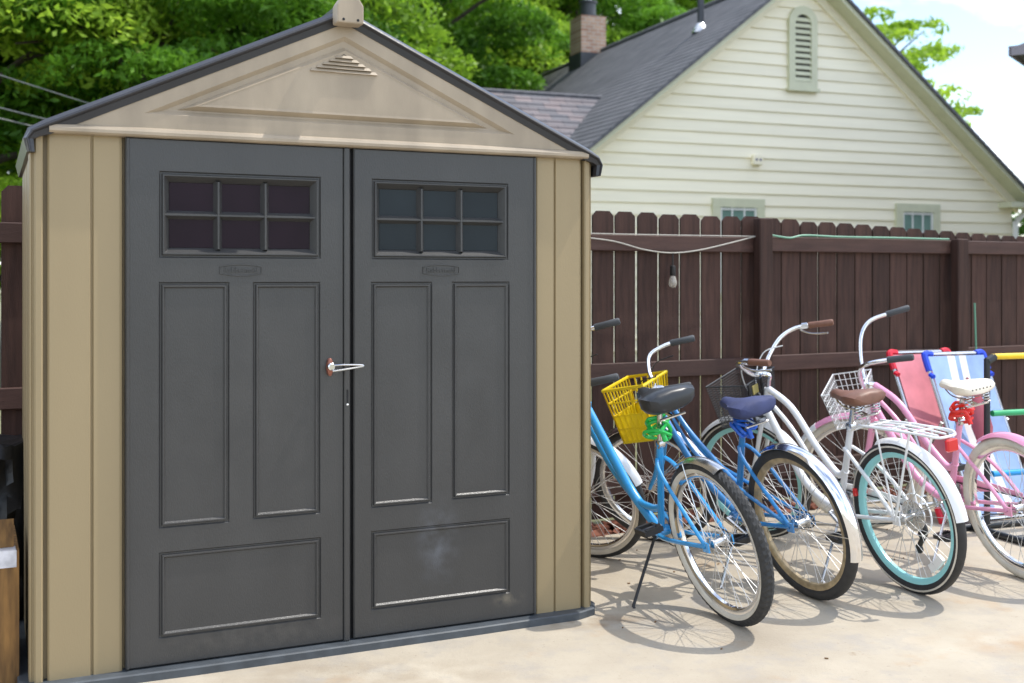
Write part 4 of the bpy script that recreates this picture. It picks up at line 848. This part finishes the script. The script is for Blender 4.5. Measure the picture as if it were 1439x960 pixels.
# maroon pouch hanging on the front of the blue chair
T = thing('pouch', 'maroon cloth pouch hanging on the blue and white beach chair', 'pouch', Vector((2.76, 6.32, 0))+Matrix.Rotation(rad(22), 3, 'Z') @ Vector((-.03, .18, .50)), (0, 0, rad(22)))
b = MB(); R = []
for z_, w_, d_ in ((-.05, .02, .01), (-.04, .055, .025), (.03, .072, .035), (.12, .06, .03), (.20, .035, .022), (.25, .022, .014)): R.append([(w_*cos(a)*1.0, d_*sin(a)+z_*.25-.02, z_) for a in [2*pi*i/14 for i in range(14)]])
b.loft(R); b.build('bag', 'maroon_cloth', T)
b = MB(); b.tube(smooth([(0, .035, .22), (.0, .07, .26), (0, .105, .30)], 4), .008, 6); b.build('strap', 'maroon_cloth', T)
RK = thing('pipe_rack', 'black pipe rack with yellow, green and blue cross bars', 'rack', (2.545, 6.10, 0), (0, 0, rad(20)))
b = MB()
for x in (0, 1.55): b.tube([(x, 0, .03), (x, 0, .945)], .017, 10); b.tube([(x, 0, .93), (x+(.05 if x == 0 else -.05), 0, .955)], .021, 8); b.tube([(x, -.28, .02), (x, .28, .02)], .019, 10)
b.tube([(-.12, .12, .02), (1.6, .12, .02)], .019, 10); b.tube([(0, -.2, .02), (1.6, -.2, .02)], .019, 10); b.build('frame', 'pipe_black', RK)
for z_, m_ in ((.955, 'pipe_yellow'), (.65, 'pipe_green'), (.325, 'pipe_blue')): b = MB(); b.tube([(.035, 0, z_), (1.53, 0, z_)], .0165, 10); b.build('cross_bar', m_, RK)

# ------------------------------------------------------------------ cardboard box and black bag in the gap left of the shed
BX = thing('cardboard_box', 'worn cardboard box with tape and raised flap beside the shed', 'box', (-1.688, 3.896, 0), (0, 0, rad(25.5)))
b = MB(); b.box((-.55, -.04, 0), (0, .40, .455)); b.build('carton', 'cardboard', BX)
b = MB(); b.box((-.552, -.0435, .40), (-.008, -.0405, .457)); b.box((-.552, -.0435, .4565), (-.01, .02, .4585)); b.build('tape', 'tape', BX)
b = MB(); M = Matrix.Translation((0, .0, .46)) @ Matrix.Rotation(rad(-12), 4, 'X'); b.box((-.545, .0, .0), (-.015, .005, .095), M); Fp = b.build('flap', 'cardboard', BX)
b = MB(); b.box((-.30, -.003, .03), (-.075, -.0005, .078), M); b.build('printed_mark', 'print_grey', Fp)
g = random.Random(5); b = MB(); R = []
for k in range(15):
    h = k/14; w_ = 1.0-.12*abs(h-.4)-.65*max(0, h-.72)**.8; R.append([(.135*w_*cos(a)*(1+g.uniform(-.17, .17)), .19*w_*sin(a)*(1+g.uniform(-.17, .17)), .72*h+g.uniform(-.012, .012)*(k > 0)) for a in [2*pi*i/26 for i in range(26)]])
b.loft(R); o = b.build('plastic_bag', 'black_film'); o.location = (-2.06, 4.60, 0); o.rotation_euler = (0, 0, rad(24)); tag(o, 'black plastic bag squeezed behind the cardboard box', 'bag')

# dry bits scattered on the concrete
g = random.Random(12); b = MB()
for i in range(30):
    x, y = g.uniform(-1.0, 3.2), g.uniform(3.9, 6.3); L_ = g.uniform(.003, .007)
    if (Vector((x, y, 0))-Vector((-1.5676, 3.8003, 0))).dot(Vector((sin(rad(24.748)), -cos(rad(24.748)), 0))) < .09 and x < .45: continue
    M = Matrix.Translation((x, y, .003)) @ Matrix.Rotation(g.uniform(0, 6.3), 4, 'Z') @ Matrix.Rotation(g.uniform(-.3, .3), 4, 'X'); b.box((-L_, -L_*.45, -.003), (L_, L_*.45, .002), M)
tag(b.build('leaf_litter', 'dry_leaf'), 'tiny dry brown leaf bits scattered over the concrete patio', 'leaf litter', kind='stuff')
# brake and gear cables looping from the bars to the frames
for rt, M_, mt, hz, sd in ((Cb, SCm, 'white_metal', .82, 1), (Cb, SCm, 'white_metal', .82, -1), (A, SA, 'black_metal', .81, -1), (Bk, SB, 'black_metal', .775, -1), (Bk, SB, 'black_metal', .775, 1)):
    brake_cable(rt, M_, mt, [(.86, sd*.13, hz+.19), (.97, sd*.11, hz+.16), (1.01, sd*.05, hz+.03), (.97, sd*.025, hz-.09), (.955, sd*.02, .69)])
